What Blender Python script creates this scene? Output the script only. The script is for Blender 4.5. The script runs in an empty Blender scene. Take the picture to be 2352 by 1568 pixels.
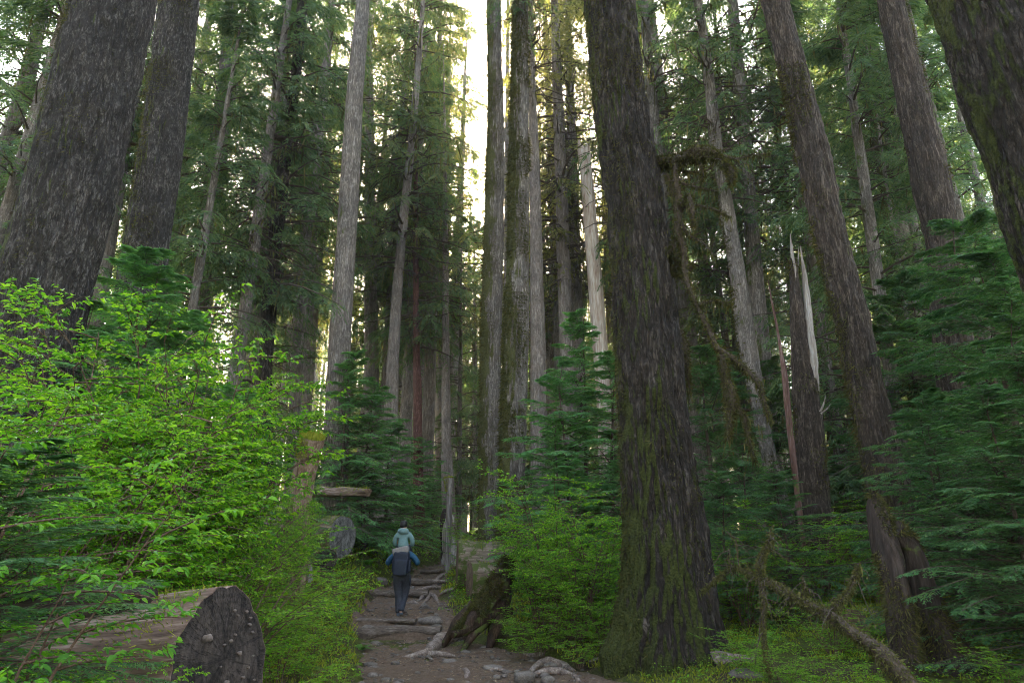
import bpy, math, random
import numpy as np
from mathutils import Vector, Matrix

# ---------------------------------------------------------------- camera, world, sun, exposure
R = math.radians
scene = bpy.context.scene
col = scene.collection
CAMZ, PITCH, F = 1.6, R(17.0), 1568.0
cam = bpy.data.cameras.new('camera'); cam.lens = 24; cam.sensor_width = 36
cam.clip_start = .05; cam.clip_end = 3000
camo = bpy.data.objects.new('camera', cam); col.objects.link(camo)
camo.location = (0, 0, CAMZ); camo.rotation_euler = (R(90) + PITCH, 0, 0)
scene.camera = camo

SUN_EL, SUN_AZ = R(31), R(-6)          # azimuth measured from +Y towards +X
w = bpy.data.worlds.new('World'); scene.world = w; w.use_nodes = True
nt = w.node_tree
sky = nt.nodes.new('ShaderNodeTexSky'); sky.sky_type = 'NISHITA'; sky.sun_disc = False
sky.sun_elevation = SUN_EL; sky.sun_rotation = SUN_AZ
sky.air_density = 1.0; sky.dust_density = 1.6; sky.ozone_density = 1.0
bg = nt.nodes['Background']; bg.inputs[1].default_value = 0.15
mul = nt.nodes.new('ShaderNodeMix'); mul.data_type = 'RGBA'; mul.blend_type = 'MULTIPLY'; mul.inputs[0].default_value = 1
mul.inputs[7].default_value = (1.15, 1.0, .83, 1)      # warm tint multiplied onto the sky colour, as a white balance
nt.links.new(sky.outputs[0], mul.inputs[6]); nt.links.new(mul.outputs[2], bg.inputs[0])
sun = bpy.data.lights.new('sun', 'SUN'); sun.energy = 5.0; sun.angle = R(.5); sun.color = (1, .86, .66)
suno = bpy.data.objects.new('sun', sun); col.objects.link(suno)
sd = Vector((math.sin(SUN_AZ) * math.cos(SUN_EL), math.cos(SUN_AZ) * math.cos(SUN_EL), math.sin(SUN_EL)))
suno.rotation_euler = sd.to_track_quat('Z', 'Y').to_euler()
suno.location = (0, 0, 60)
vs = scene.view_settings
vs.view_transform = 'Standard'; vs.look = 'None'; vs.gamma = 1; vs.exposure = 3.75
cy = scene.cycles
cy.use_denoising = True; cy.filter_width = 1.0
cy.max_bounces = 10; cy.diffuse_bounces = 4; cy.glossy_bounces = 2; cy.transmission_bounces = 5
cy.transparent_max_bounces = 8; cy.volume_bounces = 1; cy.caustics_reflective = False; cy.caustics_refractive = False
cy.sample_clamp_indirect = 6

# ---------------------------------------------------------------- pixel <-> world helpers (2352 x 1568 reading grid)
CP, SP = math.cos(PITCH), math.sin(PITCH)
def at(px, py, y):
    a, b = (px - 1176) / F, (784 - py) / F
    d = Vector((a, CP - b * SP, SP + b * CP)); s = y / d.y
    return Vector((d.x * s, y, CAMZ + d.z * s)), s
def X(px, y, z=1.0):
    return (px - 1176) / F * (y * CP + (z - CAMZ) * SP)

rs = np.random.RandomState(7)
TAB = rs.rand(64, 64, 64).astype(np.float32)
def vnoise(x, y, z):
    x, y, z = np.broadcast_arrays(np.asarray(x, float), np.asarray(y, float), np.asarray(z, float))
    xi, yi, zi = np.floor(x).astype(int), np.floor(y).astype(int), np.floor(z).astype(int)
    fx, fy, fz = x - xi, y - yi, z - zi
    fx, fy, fz = [f * f * (3 - 2 * f) for f in (fx, fy, fz)]
    xi &= 63; yi &= 63; zi &= 63; x1, y1, z1 = (xi + 1) & 63, (yi + 1) & 63, (zi + 1) & 63
    def l(a, b, t): return a + (b - a) * t
    return l(l(l(TAB[xi, yi, zi], TAB[x1, yi, zi], fx), l(TAB[xi, y1, zi], TAB[x1, y1, zi], fx), fy),
             l(l(TAB[xi, yi, z1], TAB[x1, yi, z1], fx), l(TAB[xi, y1, z1], TAB[x1, y1, z1], fx), fy), fz) * 2 - 1
def fbm(x, y, z, o=4):
    s, a = 0, 1
    for k in range(o):
        s = s + a * vnoise(x * 2 ** k + 7.3 * k, y * 2 ** k + 3.1 * k, z * 2 ** k + 1.7 * k); a *= .5
    return s

# ---------------------------------------------------------------- ground height
PY = [-30, 0, 10, 14.60, 14.72, 15.42, 15.54, 19.9, 20.03, 22.4, 22.53, 25.9, 26.03, 30, 40, 60, 100, 300, 900]
PZ = [-.3, -.15, -.14, -.1, .05, .07, .19, .36, .49, .56, .68, .78, .90, 1.0, 1.3, 2.0, 3.0, 5, 8]
SZ_Y = [-30, 0, 10, 14.6, 20, 22.5, 26, 30, 40, 60, 100, 300, 900]
SZ_Z = [-.3, -.15, -.12, 0, .42, .62, .84, 1.0, 1.3, 2.0, 3.0, 5, 8]
LY = [-30, 0, 5, 10.3, 14.7, 20, 26, 30, 40, 60, 900]; LX = [-1.2, -1.2, -1.2, -2.1, -3.1, -3.85, -3.56, -3.2, -2.6, -1.5, -1.5]
RY = [-30, 0, 8, 10.3, 12, 14, 14.7, 16, 20, 26, 30, 40, 60, 900]; RX = [2.2, 2.2, 2.0, 1.5, .75, -.35, -.75, -1.2, -2.0, -2.3, -2.4, -1.8, -.5, -.5]
def H(x, y, steps=False):
    x = np.asarray(x, float); y = np.asarray(y, float)
    z = np.interp(y, PY, PZ) if steps else np.interp(y, SZ_Y, SZ_Z)
    wob = .12 * vnoise(0, y * 1.7, 3.3)
    dl = np.clip(np.interp(y, LY, LX) + wob - x, 0, None); dr = np.clip(x - np.interp(y, RY, RX) - wob, 0, None)
    near = np.clip(y / 14, .55, 1)
    z = z + near * .78 * (1 - np.exp(-dl / .8)) + .07 * np.clip(dl, 0, 14)
    z = z + .26 * (1 - np.exp(-dr / .7)) + .02 * np.clip(dr, 0, 20)
    bank = np.clip((dl + dr) / .6, 0, 1)
    z = z + bank * (.10 * vnoise(x * .9, y * .9, 1.5) + .05 * vnoise(x * 2.6, y * 2.6, 5.5) + .25 * vnoise(x * .13, y * .13, 9) * np.clip((dl + dr) / 8, 0, 1))
    return z
def h1(x, y): return float(H(x, y))
def hp(x, y): return float(H(x, y, True))
def gp(px, py):
    "point of the ground seen at a pixel"
    for y in np.arange(2.5, 80, .03):
        p, s = at(px, py, y)
        if p.z <= hp(p.x, p.y): return p
    return p

# ---------------------------------------------------------------- mesh buffers
class Buf:
    def __init__(s): s.v = []; s.f = []; s.m = []; s.n = 0
    def add(s, v, f, m=0):
        v = np.asarray(v, np.float32).reshape(-1, 3); f = np.asarray(f, np.int64)
        s.v.append(v); s.f.append(f + s.n); s.m.append(np.full(len(f), m, np.int32)); s.n += len(v); return s
    def mesh(s, name, mats, smooth=False):
        me = bpy.data.meshes.new(name)
        v = np.concatenate(s.v); me.vertices.add(len(v)); me.vertices.foreach_set('co', v.ravel())
        ls = [f.ravel() for f in s.f]; cnt = np.concatenate([np.full(len(f), f.shape[1], np.int64) for f in s.f])
        lv = np.concatenate(ls); st = np.concatenate([[0], np.cumsum(cnt)[:-1]])
        me.loops.add(len(lv)); me.loops.foreach_set('vertex_index', lv.astype(np.int32))
        me.polygons.add(len(cnt)); me.polygons.foreach_set('loop_start', st.astype(np.int32))
        me.polygons.foreach_set('material_index', np.concatenate(s.m))
        me.polygons.foreach_set('use_smooth', np.full(len(cnt), smooth))
        for m in mats: me.materials.append(m)
        me.update(calc_edges=True)
        return me
def obj(name, buf, mats, parent=None, smooth=False, loc=None):
    if not isinstance(mats, (list, tuple)): mats = [mats]
    me = buf.mesh(name, mats, smooth) if isinstance(buf, Buf) else buf
    o = bpy.data.objects.new(name, me); col.objects.link(o)
    if parent: o.parent = parent
    if loc is not None: o.location = loc
    return o
def tag(o, label=None, cat=None, group=None, kind=None):
    if label: o['label'] = label
    if cat: o['category'] = cat
    if group: o['group'] = group
    if kind: o['kind'] = kind
    return o
def thing(name, label, cat, loc=(0, 0, 0), rz=0, group=None):
    o = bpy.data.objects.new(name, None); col.objects.link(o); o.empty_display_size = .2
    o.location = loc; o.rotation_euler = (0, 0, rz)
    return tag(o, label, cat, group)
def dup(root, loc, rz=0, sc=1, label=None, group=None, tilt=(0, 0)):
    r = root.copy(); col.objects.link(r); r.location = loc; r.rotation_euler = (tilt[0], tilt[1], rz)
    r.scale = (sc, sc, sc) if not isinstance(sc, tuple) else sc
    if label: r['label'] = label
    if group: r['group'] = group
    for ch in list(root.children):
        c = ch.copy(); col.objects.link(c); c.parent = r
        for g in list(ch.children):
            d = g.copy(); col.objects.link(d); d.parent = c
    return r
def norm(a): return a / np.maximum(np.linalg.norm(a, axis=-1, keepdims=True), 1e-9)
def tubes(C, rad, sides=4):
    "C (n,k,3) centre lines, rad (n,k)"
    C = np.asarray(C, float); rad = np.asarray(rad, float); n, k, _ = C.shape
    T = norm(np.gradient(C, axis=1))
    avg = norm(C[:, -1] - C[:, 0])[:, None, :]
    ref = np.where(np.abs(avg[..., 2:3]) > .8, np.array([1., 0, 0]), np.array([0, 0, 1.]))
    A = norm(np.cross(T, ref)); B = np.cross(T, A)
    th = np.arange(sides) / sides * 2 * np.pi
    V = C[:, :, None] + rad[:, :, None, None] * (A[:, :, None] * np.cos(th)[:, None] + B[:, :, None] * np.sin(th)[:, None])
    i, j, s = np.meshgrid(np.arange(n), np.arange(k - 1), np.arange(sides), indexing='ij')
    b = (i * k + j) * sides; s2 = (s + 1) % sides
    Fc = np.stack([b + s, b + s2, b + sides + s2, b + sides + s], -1).reshape(-1, 4)
    return V.reshape(-1, 3), Fc
def kites(P, D, N, L, W, mid=.42):
    D = norm(D); S = norm(np.cross(D, N)); L = np.asarray(L)[:, None]; W = np.asarray(W)[:, None]
    V = np.stack([P, P + D * L * mid + S * W * .5, P + D * L, P + D * L * mid - S * W * .5], 1).reshape(-1, 3)
    return V, np.arange(len(P) * 4).reshape(-1, 4)
def leaves(P, D, N, L, W, fold=.18, curl=.12):
    D = norm(D); S = norm(np.cross(D, N)); U = np.cross(S, D); L = np.asarray(L)[:, None]; W = np.asarray(W)[:, None]
    l1 = P + D * L * .3 + S * W * .5 + U * W * fold; l2 = P + D * L * .68 + S * W * .38 + U * (W * fold - L * curl * .4)
    r1 = P + D * L * .3 - S * W * .5 + U * W * fold; r2 = P + D * L * .68 - S * W * .38 + U * (W * fold - L * curl * .4)
    V = np.stack([P, l1, l2, P + D * L - U * L * curl, r2, r1], 1).reshape(-1, 3)
    b = np.arange(len(P))[:, None] * 6
    return V, np.concatenate([b + [0, 3, 2, 1], b + [0, 5, 4, 3]])
def smooth_line(pts, n):
    pts = np.array(pts, float); k = len(pts)
    t = np.concatenate([[0], np.cumsum(np.linalg.norm(np.diff(pts[:, :3], axis=0), axis=1))]); t /= t[-1]
    u = np.linspace(0, 1, n); out = np.stack([np.interp(u, t, pts[:, c]) for c in range(pts.shape[1])], -1)
    for _ in range(max(1, n // k // 2)):
        out[1:-1] = (out[:-2] + 2 * out[1:-1] + out[2:]) / 4
    return out

# ---------------------------------------------------------------- materials
class NT:
    def __init__(s, name):
        s.m = bpy.data.materials.new(name); s.m.use_nodes = True; s.t = s.m.node_tree; s.t.nodes.clear()
        s.out = s.n('OutputMaterial')
    def n(s, t, **kw):
        o = s.t.nodes.new('ShaderNode' + t)
        for k, v in kw.items():
            if k.startswith('i_'):
                k = k[2:]; k = int(k) if k.isdigit() else k.replace('_', ' ')
                if hasattr(v, 'is_output') and v.is_output: s.t.links.new(v, o.inputs[k])
                else: o.inputs[k].default_value = v
            else: setattr(o, k, v)
        return o
    def link(s, a, b): s.t.links.new(a, b)
    def ramp(s, fac, stops, interp='LINEAR'):
        r = s.n('ValToRGB'); s.link(fac, r.inputs[0]); cr = r.color_ramp; cr.interpolation = interp
        while len(cr.elements) > 1: cr.elements.remove(cr.elements[-1])
        for i, (p, c) in enumerate(stops):
            e = cr.elements[0] if i == 0 else cr.elements.new(p)
            e.position = p; e.color = (*c, 1) if not isinstance(c, (int, float)) else (c, c, c, 1)
        return r.outputs[0]
    def mix(s, fac, a, b, mode='MIX'):
        m = s.n('Mix', data_type='RGBA', blend_type=mode)
        for sock, v in ((m.inputs[0], fac), (m.inputs[6], a), (m.inputs[7], b)):
            if hasattr(v, 'is_output'): s.link(v, sock)
            else: sock.default_value = v if isinstance(v, (int, float)) else (*v, 1)
        return m.outputs[2]
    def math(s, op, a, b=0, clamp=False):
        m = s.n('Math', operation=op, use_clamp=clamp)
        for sock, v in ((m.inputs[0], a), (m.inputs[1], b)):
            if hasattr(v, 'is_output'): s.link(v, sock)
            else: sock.default_value = v
        return m.outputs[0]
    def coord(s, scale=(1, 1, 1), rand=True, kind='Object'):
        tc = s.n('TexCoord'); v = tc.outputs[kind]
        if rand:
            oi = s.n('ObjectInfo'); m = s.math('MULTIPLY', oi.outputs['Random'], 37.0)
            a = s.n('VectorMath', operation='ADD'); s.link(v, a.inputs[0]); s.link(m, a.inputs[1]); v = a.outputs[0]
        mp = s.n('Mapping'); s.link(v, mp.inputs[0]); mp.inputs['Scale'].default_value = scale
        return mp.outputs[0]
    def noise(s, v, scale, detail=4, rough=.55, dist=0):
        n = s.n('TexNoise'); s.link(v, n.inputs['Vector']); n.inputs['Scale'].default_value = scale
        n.inputs['Detail'].default_value = detail; n.inputs['Roughness'].default_value = rough; n.inputs['Distortion'].default_value = dist
        return n.outputs[0]
    def surf(s, colr, rough=.85, bump=None, strength=.5, dist=.02, spec=.3):
        p = s.n('BsdfPrincipled')
        for k, v in (('Base Color', colr), ('Roughness', rough)):
            if hasattr(v, 'is_output'): s.link(v, p.inputs[k])
            elif k == 'Base Color': p.inputs[k].default_value = (*v, 1)
            else: p.inputs[k].default_value = v
        p.inputs['Specular IOR Level'].default_value = spec
        if bump is not None:
            b = s.n('Bump'); b.inputs['Strength'].default_value = strength; b.inputs['Distance'].default_value = dist
            s.link(bump, b.inputs['Height']); s.link(b.outputs[0], p.inputs['Normal'])
        return p.outputs[0]
    def done(s, sh): s.link(sh, s.out.inputs[0]); return s.m

def bark_mat(name, dark, mid, light, moss=.5, side=(-1, -.3, 0), scale=1.0, mosscol=(.055, .062, .014), sidek=.35, lowk=.0, bump=1.0, zs=.2):
    t = NT(name)
    cs = t.coord((1, 1, zs)); cu = t.coord((1, 1, 1)); cm = t.coord((1, 1, .45))
    wob = t.noise(cs, 6 * scale, 3)
    vadd = t.n('VectorMath', operation='MULTIPLY_ADD'); t.link(wob, vadd.inputs[0]); vadd.inputs[1].default_value = (.22 / scale,) * 3; t.link(cs, vadd.inputs[2])
    vo = t.n('TexVoronoi', feature='DISTANCE_TO_EDGE'); t.link(vadd.outputs[0], vo.inputs['Vector']); vo.inputs['Scale'].default_value = 26 * scale
    vfur = t.ramp(vo.outputs['Distance'], [(0, 0.0), (.22, 1.0)])
    rd = t.noise(t.coord((1, 1, zs * .65)), 17 * scale, 5, .62, .6)
    rdg = t.ramp(t.math('ABSOLUTE', t.math('SUBTRACT', rd, .5)), [(0.0, 0.0), (.12, 1.0)])
    fur = t.math('MULTIPLY', t.math('ADD', t.math('MULTIPLY', vfur, .45), .55), t.math('ADD', t.math('MULTIPLY', rdg, .8), .2))
    rl = t.noise(t.coord((1, 1, zs * .6)), 6.5 * scale, 6, .6, .8)
    rlg = t.ramp(t.math('ABSOLUTE', t.math('SUBTRACT', rl, .5)), [(0.0, 0.0), (.09, 1.0)])
    fur = t.math('MULTIPLY', fur, t.math('ADD', t.math('MULTIPLY', rlg, .75), .25))
    fine = t.noise(cm, 38 * scale, 5, .7)
    big = t.noise(cu, 1.6, 3)
    plate = t.mix(.45, fur, fine)
    c1 = t.ramp(plate, [(.16, dark), (.42, mid), (.74, light)])
    tone = t.ramp(big, [(.3, (.72, .72, .74)), (.7, (1.2, 1.17, 1.15))])
    c2 = t.mix(1.0, c1, tone, 'MULTIPLY')
    lich = t.ramp(t.noise(cu, 5.5, 6, .75), [(.56, 0.0), (.64, 1.0)])
    c2 = t.mix(t.math('MULTIPLY', t.math('MULTIPLY', lich, fine), .55), c2, tuple(min(.5, q * 1.25) for q in light))
    # moss
    g = t.n('NewGeometry'); dt = t.n('VectorMath', operation='DOT_PRODUCT'); t.link(g.outputs['Normal'], dt.inputs[0])
    dt.inputs[1].default_value = Vector(side).normalized()[:]
    mn = t.noise(cm, 2.2, 7, .72)
    k = t.math('ADD', mn, t.math('MULTIPLY', dt.outputs['Value'], sidek * .3))
    if lowk:
        sep = t.n('SeparateXYZ'); tc = t.n('TexCoord'); t.link(tc.outputs['Object'], sep.inputs[0])
        low = t.n('MapRange'); t.link(sep.outputs[2], low.inputs[0]); low.inputs[1].default_value = 0; low.inputs[2].default_value = 5; low.inputs[3].default_value = lowk; low.inputs[4].default_value = 0
        k = t.math('ADD', k, low.outputs[0])
    th = .82 - .5 * moss
    mask = t.ramp(k, [(th - .03, 0.0), (th + .05, 1.0)])
    mvar = t.noise(cu, 30, 4)
    mc = t.ramp(mvar, [(.25, tuple(c * .55 for c in mosscol)), (.75, tuple(min(1, c * 1.9) for c in mosscol))])
    colr = t.mix(mask, c2, mc)
    hb = t.math('ADD', t.math('MULTIPLY', fur, .7), t.math('MULTIPLY', fine, .6))
    hb = t.math('ADD', hb, t.math('MULTIPLY', t.math('MULTIPLY', mask, mvar), 1.6))
    return t.done(t.surf(colr, .9, hb, .9 * bump, .035 / scale ** .5, .2))

def leaf_mat(name, cols, trans=.5, rough=.5, var=.5, tcol=1.3):
    t = NT(name)
    g = t.n('NewGeometry')
    cu = t.coord((1, 1, 1))
    nz = t.noise(cu, .9, 2)
    f = t.math('ADD', t.math('MULTIPLY', g.outputs['Random Per Island'], var), t.math('MULTIPLY', nz, 1 - var * .6), True)
    n = len(cols); c = t.ramp(f, [(.15 + .75 * i / (n - 1), cc) for i, cc in enumerate(cols)])
    p = t.n('BsdfPrincipled'); t.link(c, p.inputs['Base Color']); p.inputs['Roughness'].default_value = rough; p.inputs['Specular IOR Level'].default_value = .25
    tr = t.n('BsdfTranslucent'); tc = t.mix(1.0, c, (tcol, tcol * 1.0, tcol * .6), 'MULTIPLY'); t.link(tc, tr.inputs[0])
    ms = t.n('MixShader'); ms.inputs[0].default_value = trans; t.link(p.outputs[0], ms.inputs[1]); t.link(tr.outputs[0], ms.inputs[2])
    return t.done(ms.outputs[0])

M = {}
M['bark_grey'] = bark_mat('bark_grey', (.055, .042, .035), (.18, .15, .132), (.36, .315, .285), .24, sidek=.5)
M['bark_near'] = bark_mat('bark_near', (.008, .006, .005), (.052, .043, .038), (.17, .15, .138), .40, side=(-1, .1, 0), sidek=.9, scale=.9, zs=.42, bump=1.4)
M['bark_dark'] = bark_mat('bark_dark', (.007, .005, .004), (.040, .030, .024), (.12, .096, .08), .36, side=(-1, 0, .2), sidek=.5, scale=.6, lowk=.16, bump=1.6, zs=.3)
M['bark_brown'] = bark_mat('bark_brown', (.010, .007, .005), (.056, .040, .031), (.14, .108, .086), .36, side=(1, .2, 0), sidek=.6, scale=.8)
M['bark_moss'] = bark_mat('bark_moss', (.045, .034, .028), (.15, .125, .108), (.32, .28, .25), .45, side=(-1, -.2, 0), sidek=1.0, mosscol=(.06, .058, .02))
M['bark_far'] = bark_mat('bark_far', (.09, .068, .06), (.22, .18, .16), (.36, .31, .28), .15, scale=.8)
M['bark_red'] = bark_mat('bark_red', (.05, .022, .018), (.13, .06, .05), (.24, .13, .11), .2)
def wood_mat(name, a, b, c, sc=(1, 1, .06), s=9, moss=0):
    t = NT(name); v = t.coord(sc); n1 = t.noise(v, s, 6, .65); n2 = t.noise(v, s * 4, 4, .6); cu = t.coord()
    f = t.mix(.35, n1, n2); colr = t.ramp(f, [(.3, a), (.5, b), (.68, c)])
    if moss:
        mk = t.ramp(t.noise(cu, 3, 6, .7), [(.68 - .3 * moss, 0.0), (.75 - .3 * moss, 1.0)]); colr = t.mix(mk, colr, (.07, .085, .018))
    return t.done(t.surf(colr, .85, f, .8, .03, .2))
M['snag_pale'] = wood_mat('snag_pale', (.18, .085, .055), (.42, .33, .27), (.66, .60, .54))
M['wood_split'] = wood_mat('wood_split', (.09, .06, .045), (.29, .24, .21), (.54, .50, .47))
M['wood_red'] = wood_mat('wood_red', (.035, .018, .014), (.12, .062, .05), (.26, .18, .16), moss=.3)
M['stump_wood'] = wood_mat('stump_wood', (.06, .034, .022), (.2, .125, .085), (.40, .29, .21))
M['stump_grey'] = wood_mat('stump_grey', (.06, .045, .04), (.2, .165, .15), (.42, .38, .36), moss=.3)
M['stump_dark'] = wood_mat('stump_dark', (.010, .007, .006), (.03, .02, .016), (.07, .05, .042), moss=.2)
M['log_side'] = wood_mat('log_side', (.035, .02, .014), (.15, .095, .07), (.40, .31, .26), (1, 1, .1), 7, moss=.35)
M['log_mid'] = wood_mat('log_mid', (.05, .035, .026), (.17, .12, .09), (.32, .25, .2), (1, 1, .12), 7, moss=.75)
M['twig'] = wood_mat('twig', (.03, .02, .015), (.07, .05, .038), (.12, .09, .07), (1, 1, 1), 20)
M['twig_red'] = wood_mat('twig_red', (.04, .022, .015), (.11, .065, .045), (.2, .14, .1), (1, 1, 1), 20)
M['root'] = wood_mat('root', (.05, .034, .026), (.17, .125, .105), (.36, .29, .25), (1, 1, 1), 9)
M['timber'] = wood_mat('timber', (.03, .02, .015), (.10, .072, .056), (.22, .175, .145), (.25, 1, 1), 12)
def endgrain(name, dark, light, rings=150, blot=.5):
    t = NT(name); tc = t.n('TexCoord'); sep = t.n('SeparateXYZ'); t.link(tc.outputs['Object'], sep.inputs[0])
    r = t.math('SQRT', t.math('ADD', t.math('POWER', sep.outputs[0], 2), t.math('POWER', sep.outputs[1], 2)))
    nz = t.noise(t.coord((1, 1, 1), False), 5, 6, .65); rr = t.math('ADD', r, t.math('MULTIPLY', nz, .06))
    ring = t.math('MULTIPLY', t.math('ADD', t.math('SINE', t.math('MULTIPLY', rr, rings)), 1), .5)
    bl = t.noise(t.coord((1.6, .8, 1), False), 4.5, 9, .75); fi = t.noise(t.coord((1, 1, 1), False), 60, 4, .7)
    sx = t.math('DIVIDE', sep.outputs[0], t.math('ADD', r, .001)); sy = t.math('DIVIDE', sep.outputs[1], t.math('ADD', r, .001))
    cv = t.n('CombineXYZ'); t.link(sx, cv.inputs[0]); t.link(sy, cv.inputs[1]); t.link(t.math('MULTIPLY', r, .8), cv.inputs[2])
    crk = t.ramp(t.math('ABSOLUTE', t.math('SUBTRACT', t.noise(cv.outputs[0], 3.2, 5, .7), .5)), [(0.0, 0.0), (.035, 1.0)])
    f = t.mix(.2, bl, fi); f = t.mix(.05, f, ring); f = t.math('MULTIPLY', f, t.math('ADD', t.math('MULTIPLY', crk, .16), .84))
    c = t.ramp(f, [(.38, dark), (.5, tuple((d + l) * .4 for d, l in zip(dark, light))), (.66, light)])
    return t.done(t.surf(c, .9, t.math('ADD', t.math('MULTIPLY', crk, .6), t.math('ADD', bl, fi)), .8, .02, .25))
M['end_dark'] = endgrain('end_dark', (.012, .009, .008), (.09, .068, .058))
M['end_grey'] = endgrain('end_grey', (.045, .038, .035), (.36, .33, .31))
M['end_brown'] = endgrain('end_brown', (.06, .035, .02), (.25, .16, .1))
M['hemlock'] = leaf_mat('hemlock', [(.026, .075, .03), (.043, .12, .045), (.07, .17, .056), (.12, .22, .055)], .45)
M['hemlock_young'] = leaf_mat('hemlock_young', [(.045, .125, .05), (.075, .20, .072), (.115, .27, .085), (.18, .35, .08)], .5)
M['spruce'] = leaf_mat('spruce', [(.045, .075, .032), (.08, .12, .05), (.125, .165, .065), (.20, .20, .075)], .58)
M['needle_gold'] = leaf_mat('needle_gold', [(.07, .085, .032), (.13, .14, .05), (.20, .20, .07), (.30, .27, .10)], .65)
M['maple'] = leaf_mat('maple', [(.018, .065, .008), (.06, .185, .012), (.115, .29, .016), (.22, .40, .02)], .5, .38, .8, 1.5)
M['huckle'] = leaf_mat('huckle', [(.025, .08, .010), (.075, .20, .012), (.14, .31, .016), (.24, .41, .02)], .52, .4, .55, 1.4)
M['herb'] = leaf_mat('herb', [(.045, .12, .010), (.08, .20, .012), (.14, .28, .016), (.22, .34, .02)], .45, .5, .6, 1.3)
M['fern'] = leaf_mat('fern', [(.025, .09, .012), (.045, .15, .018), (.07, .20, .02), (.11, .25, .03)], .4)
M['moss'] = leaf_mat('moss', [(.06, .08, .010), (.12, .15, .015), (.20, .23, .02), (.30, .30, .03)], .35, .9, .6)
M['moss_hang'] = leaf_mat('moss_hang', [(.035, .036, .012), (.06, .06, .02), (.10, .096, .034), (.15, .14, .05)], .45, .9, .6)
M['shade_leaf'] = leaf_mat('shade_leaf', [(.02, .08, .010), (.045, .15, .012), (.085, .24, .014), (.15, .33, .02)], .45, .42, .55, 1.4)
# ground & path
t = NT('forest_floor'); v = t.coord((1, 1, 1), False)
a = t.noise(v, 1.3, 6, .65); b = t.noise(v, 14, 6, .7); c_ = t.noise(v, 60, 3, .6)
c1 = t.ramp(b, [(.3, (.018, .014, .009)), (.5, (.06, .042, .026)), (.7, (.11, .075, .045))])
c2 = t.ramp(b, [(.3, (.028, .034, .008)), (.55, (.075, .088, .016)), (.75, (.13, .14, .025))])
cc = t.mix(t.ramp(a, [(.38, 0.0), (.52, 1.0)]), c1, c2)
M['floor'] = t.done(t.surf(cc, .95, t.math('ADD', b, t.math('MULTIPLY', c_, .4)), 1.0, .06, .15))
t = NT('path_dirt'); v = t.coord((1, 1, 1), False)
a = t.noise(v, .9, 5, .6); b = t.noise(v, 16, 7, .72); c_ = t.noise(v, 90, 3, .7)
vo = t.n('TexVoronoi'); t.link(v, vo.inputs['Vector']); vo.inputs['Scale'].default_value = 26
pb = t.ramp(vo.outputs['Distance'], [(0, 1.0), (.35, 0.0)])
c1 = t.ramp(b, [(.28, (.045, .028, .018)), (.5, (.115, .074, .050)), (.72, (.20, .145, .105))])
c2 = t.mix(t.ramp(a, [(.35, 0.0), (.65, 1.0)]), c1, (.115, .074, .048), 'MIX')
c2 = t.mix(.55, c1, c2)
spk = t.ramp(c_, [(.62, 0.0), (.72, 1.0)])
c3 = t.mix(t.math('MULTIPLY', spk, .5), c2, (.27, .22, .19))
M['path'] = t.done(t.surf(c3, .92, t.math('ADD', t.math('MULTIPLY', b, 1.3), t.math('ADD', t.math('MULTIPLY', pb, .25), t.math('MULTIPLY', c_, .25))), .9, .035, .25))
t = NT('stone'); v = t.coord(); a = t.noise(v, 5, 7, .65); b = t.noise(v, 40, 4, .6)
M['stone'] = t.done(t.surf(t.ramp(t.mix(.3, a, b), [(.3, (.045, .035, .028)), (.5, (.115, .092, .078)), (.7, (.22, .182, .158))]), .85, a, .6, .03))
def plain(name, c, rough=.7, var=.25, sc=12, bump=.3, bd=.01, spec=.3):
    t = NT(name); v = t.coord((1, 1, 1), False); n = t.noise(v, sc, 5, .6)
    return t.done(t.surf(t.ramp(n, [(.3, tuple(k * (1 - var) for k in c)), (.7, tuple(k * (1 + var) for k in c))]), rough, n, bump, bd, spec))

# ---------------------------------------------------------------- ground and path
def spaced(segs):
    out = [segs[0][0]]
    for a, b, n in segs: out += list(np.linspace(a, b, n + 1)[1:])
    return np.array(out)
gx = spaced([(-420, -120, 8), (-120, -30, 14), (-30, -11, 40), (-11, 9, 190), (9, 30, 60), (30, 120, 16), (120, 420, 8)])
gy = spaced([(-120, -10, 8), (-10, 2, 16), (2, 34, 300), (34, 60, 60), (60, 140, 20), (140, 600, 10)])
GX, GY = np.meshgrid(gx, gy); GZ = H(GX, GY)
le = np.interp(GY, LY, LX); re = np.interp(GY, RY, RX)
inpath = np.clip(np.minimum(GX - le, re - GX) / .25 + .3, 0, 1) * (GY < 60)
GZ = GZ - inpath * .09
GZ += (1 - inpath) * .035 * fbm(GX * 3, GY * 3, 2.2, 3) * (np.abs(GX) < 30)
nx, ny = len(gx), len(gy)
i, j = np.meshgrid(np.arange(ny - 1), np.arange(nx - 1), indexing='ij'); b0 = (i * nx + j).ravel()
gb = Buf().add(np.stack([GX, GY, GZ], -1), np.stack([b0, b0 + 1, b0 + nx + 1, b0 + nx], -1))
tag(obj('ground', gb, M['floor'], smooth=True), 'mossy forest floor rising on both banks of the path', kind='structure')
py_ = spaced([(-6, 6, 40), (6, 34, 700), (34, 52, 60)]); ps = np.linspace(-1.12, 1.12, 110)
S_, Y_ = np.meshgrid(ps, py_)
le, re = np.interp(Y_, LY, LX), np.interp(Y_, RY, RX)
PX = (le + re) / 2 + S_ * (re - le) / 2 + .10 * vnoise(S_ * 0, Y_ * 2.3, np.sign(S_) * 3.0) * np.abs(S_)
PZ_ = H(PX, Y_, True) + .004 - .05 * np.clip((np.abs(S_) - .98) / .14, 0, 1)
PZ_ += .032 * fbm(PX * 1.5, Y_ * 1.5, 4.4, 2) + .022 * fbm(PX * 5, Y_ * 5, 8.8, 3)
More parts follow.
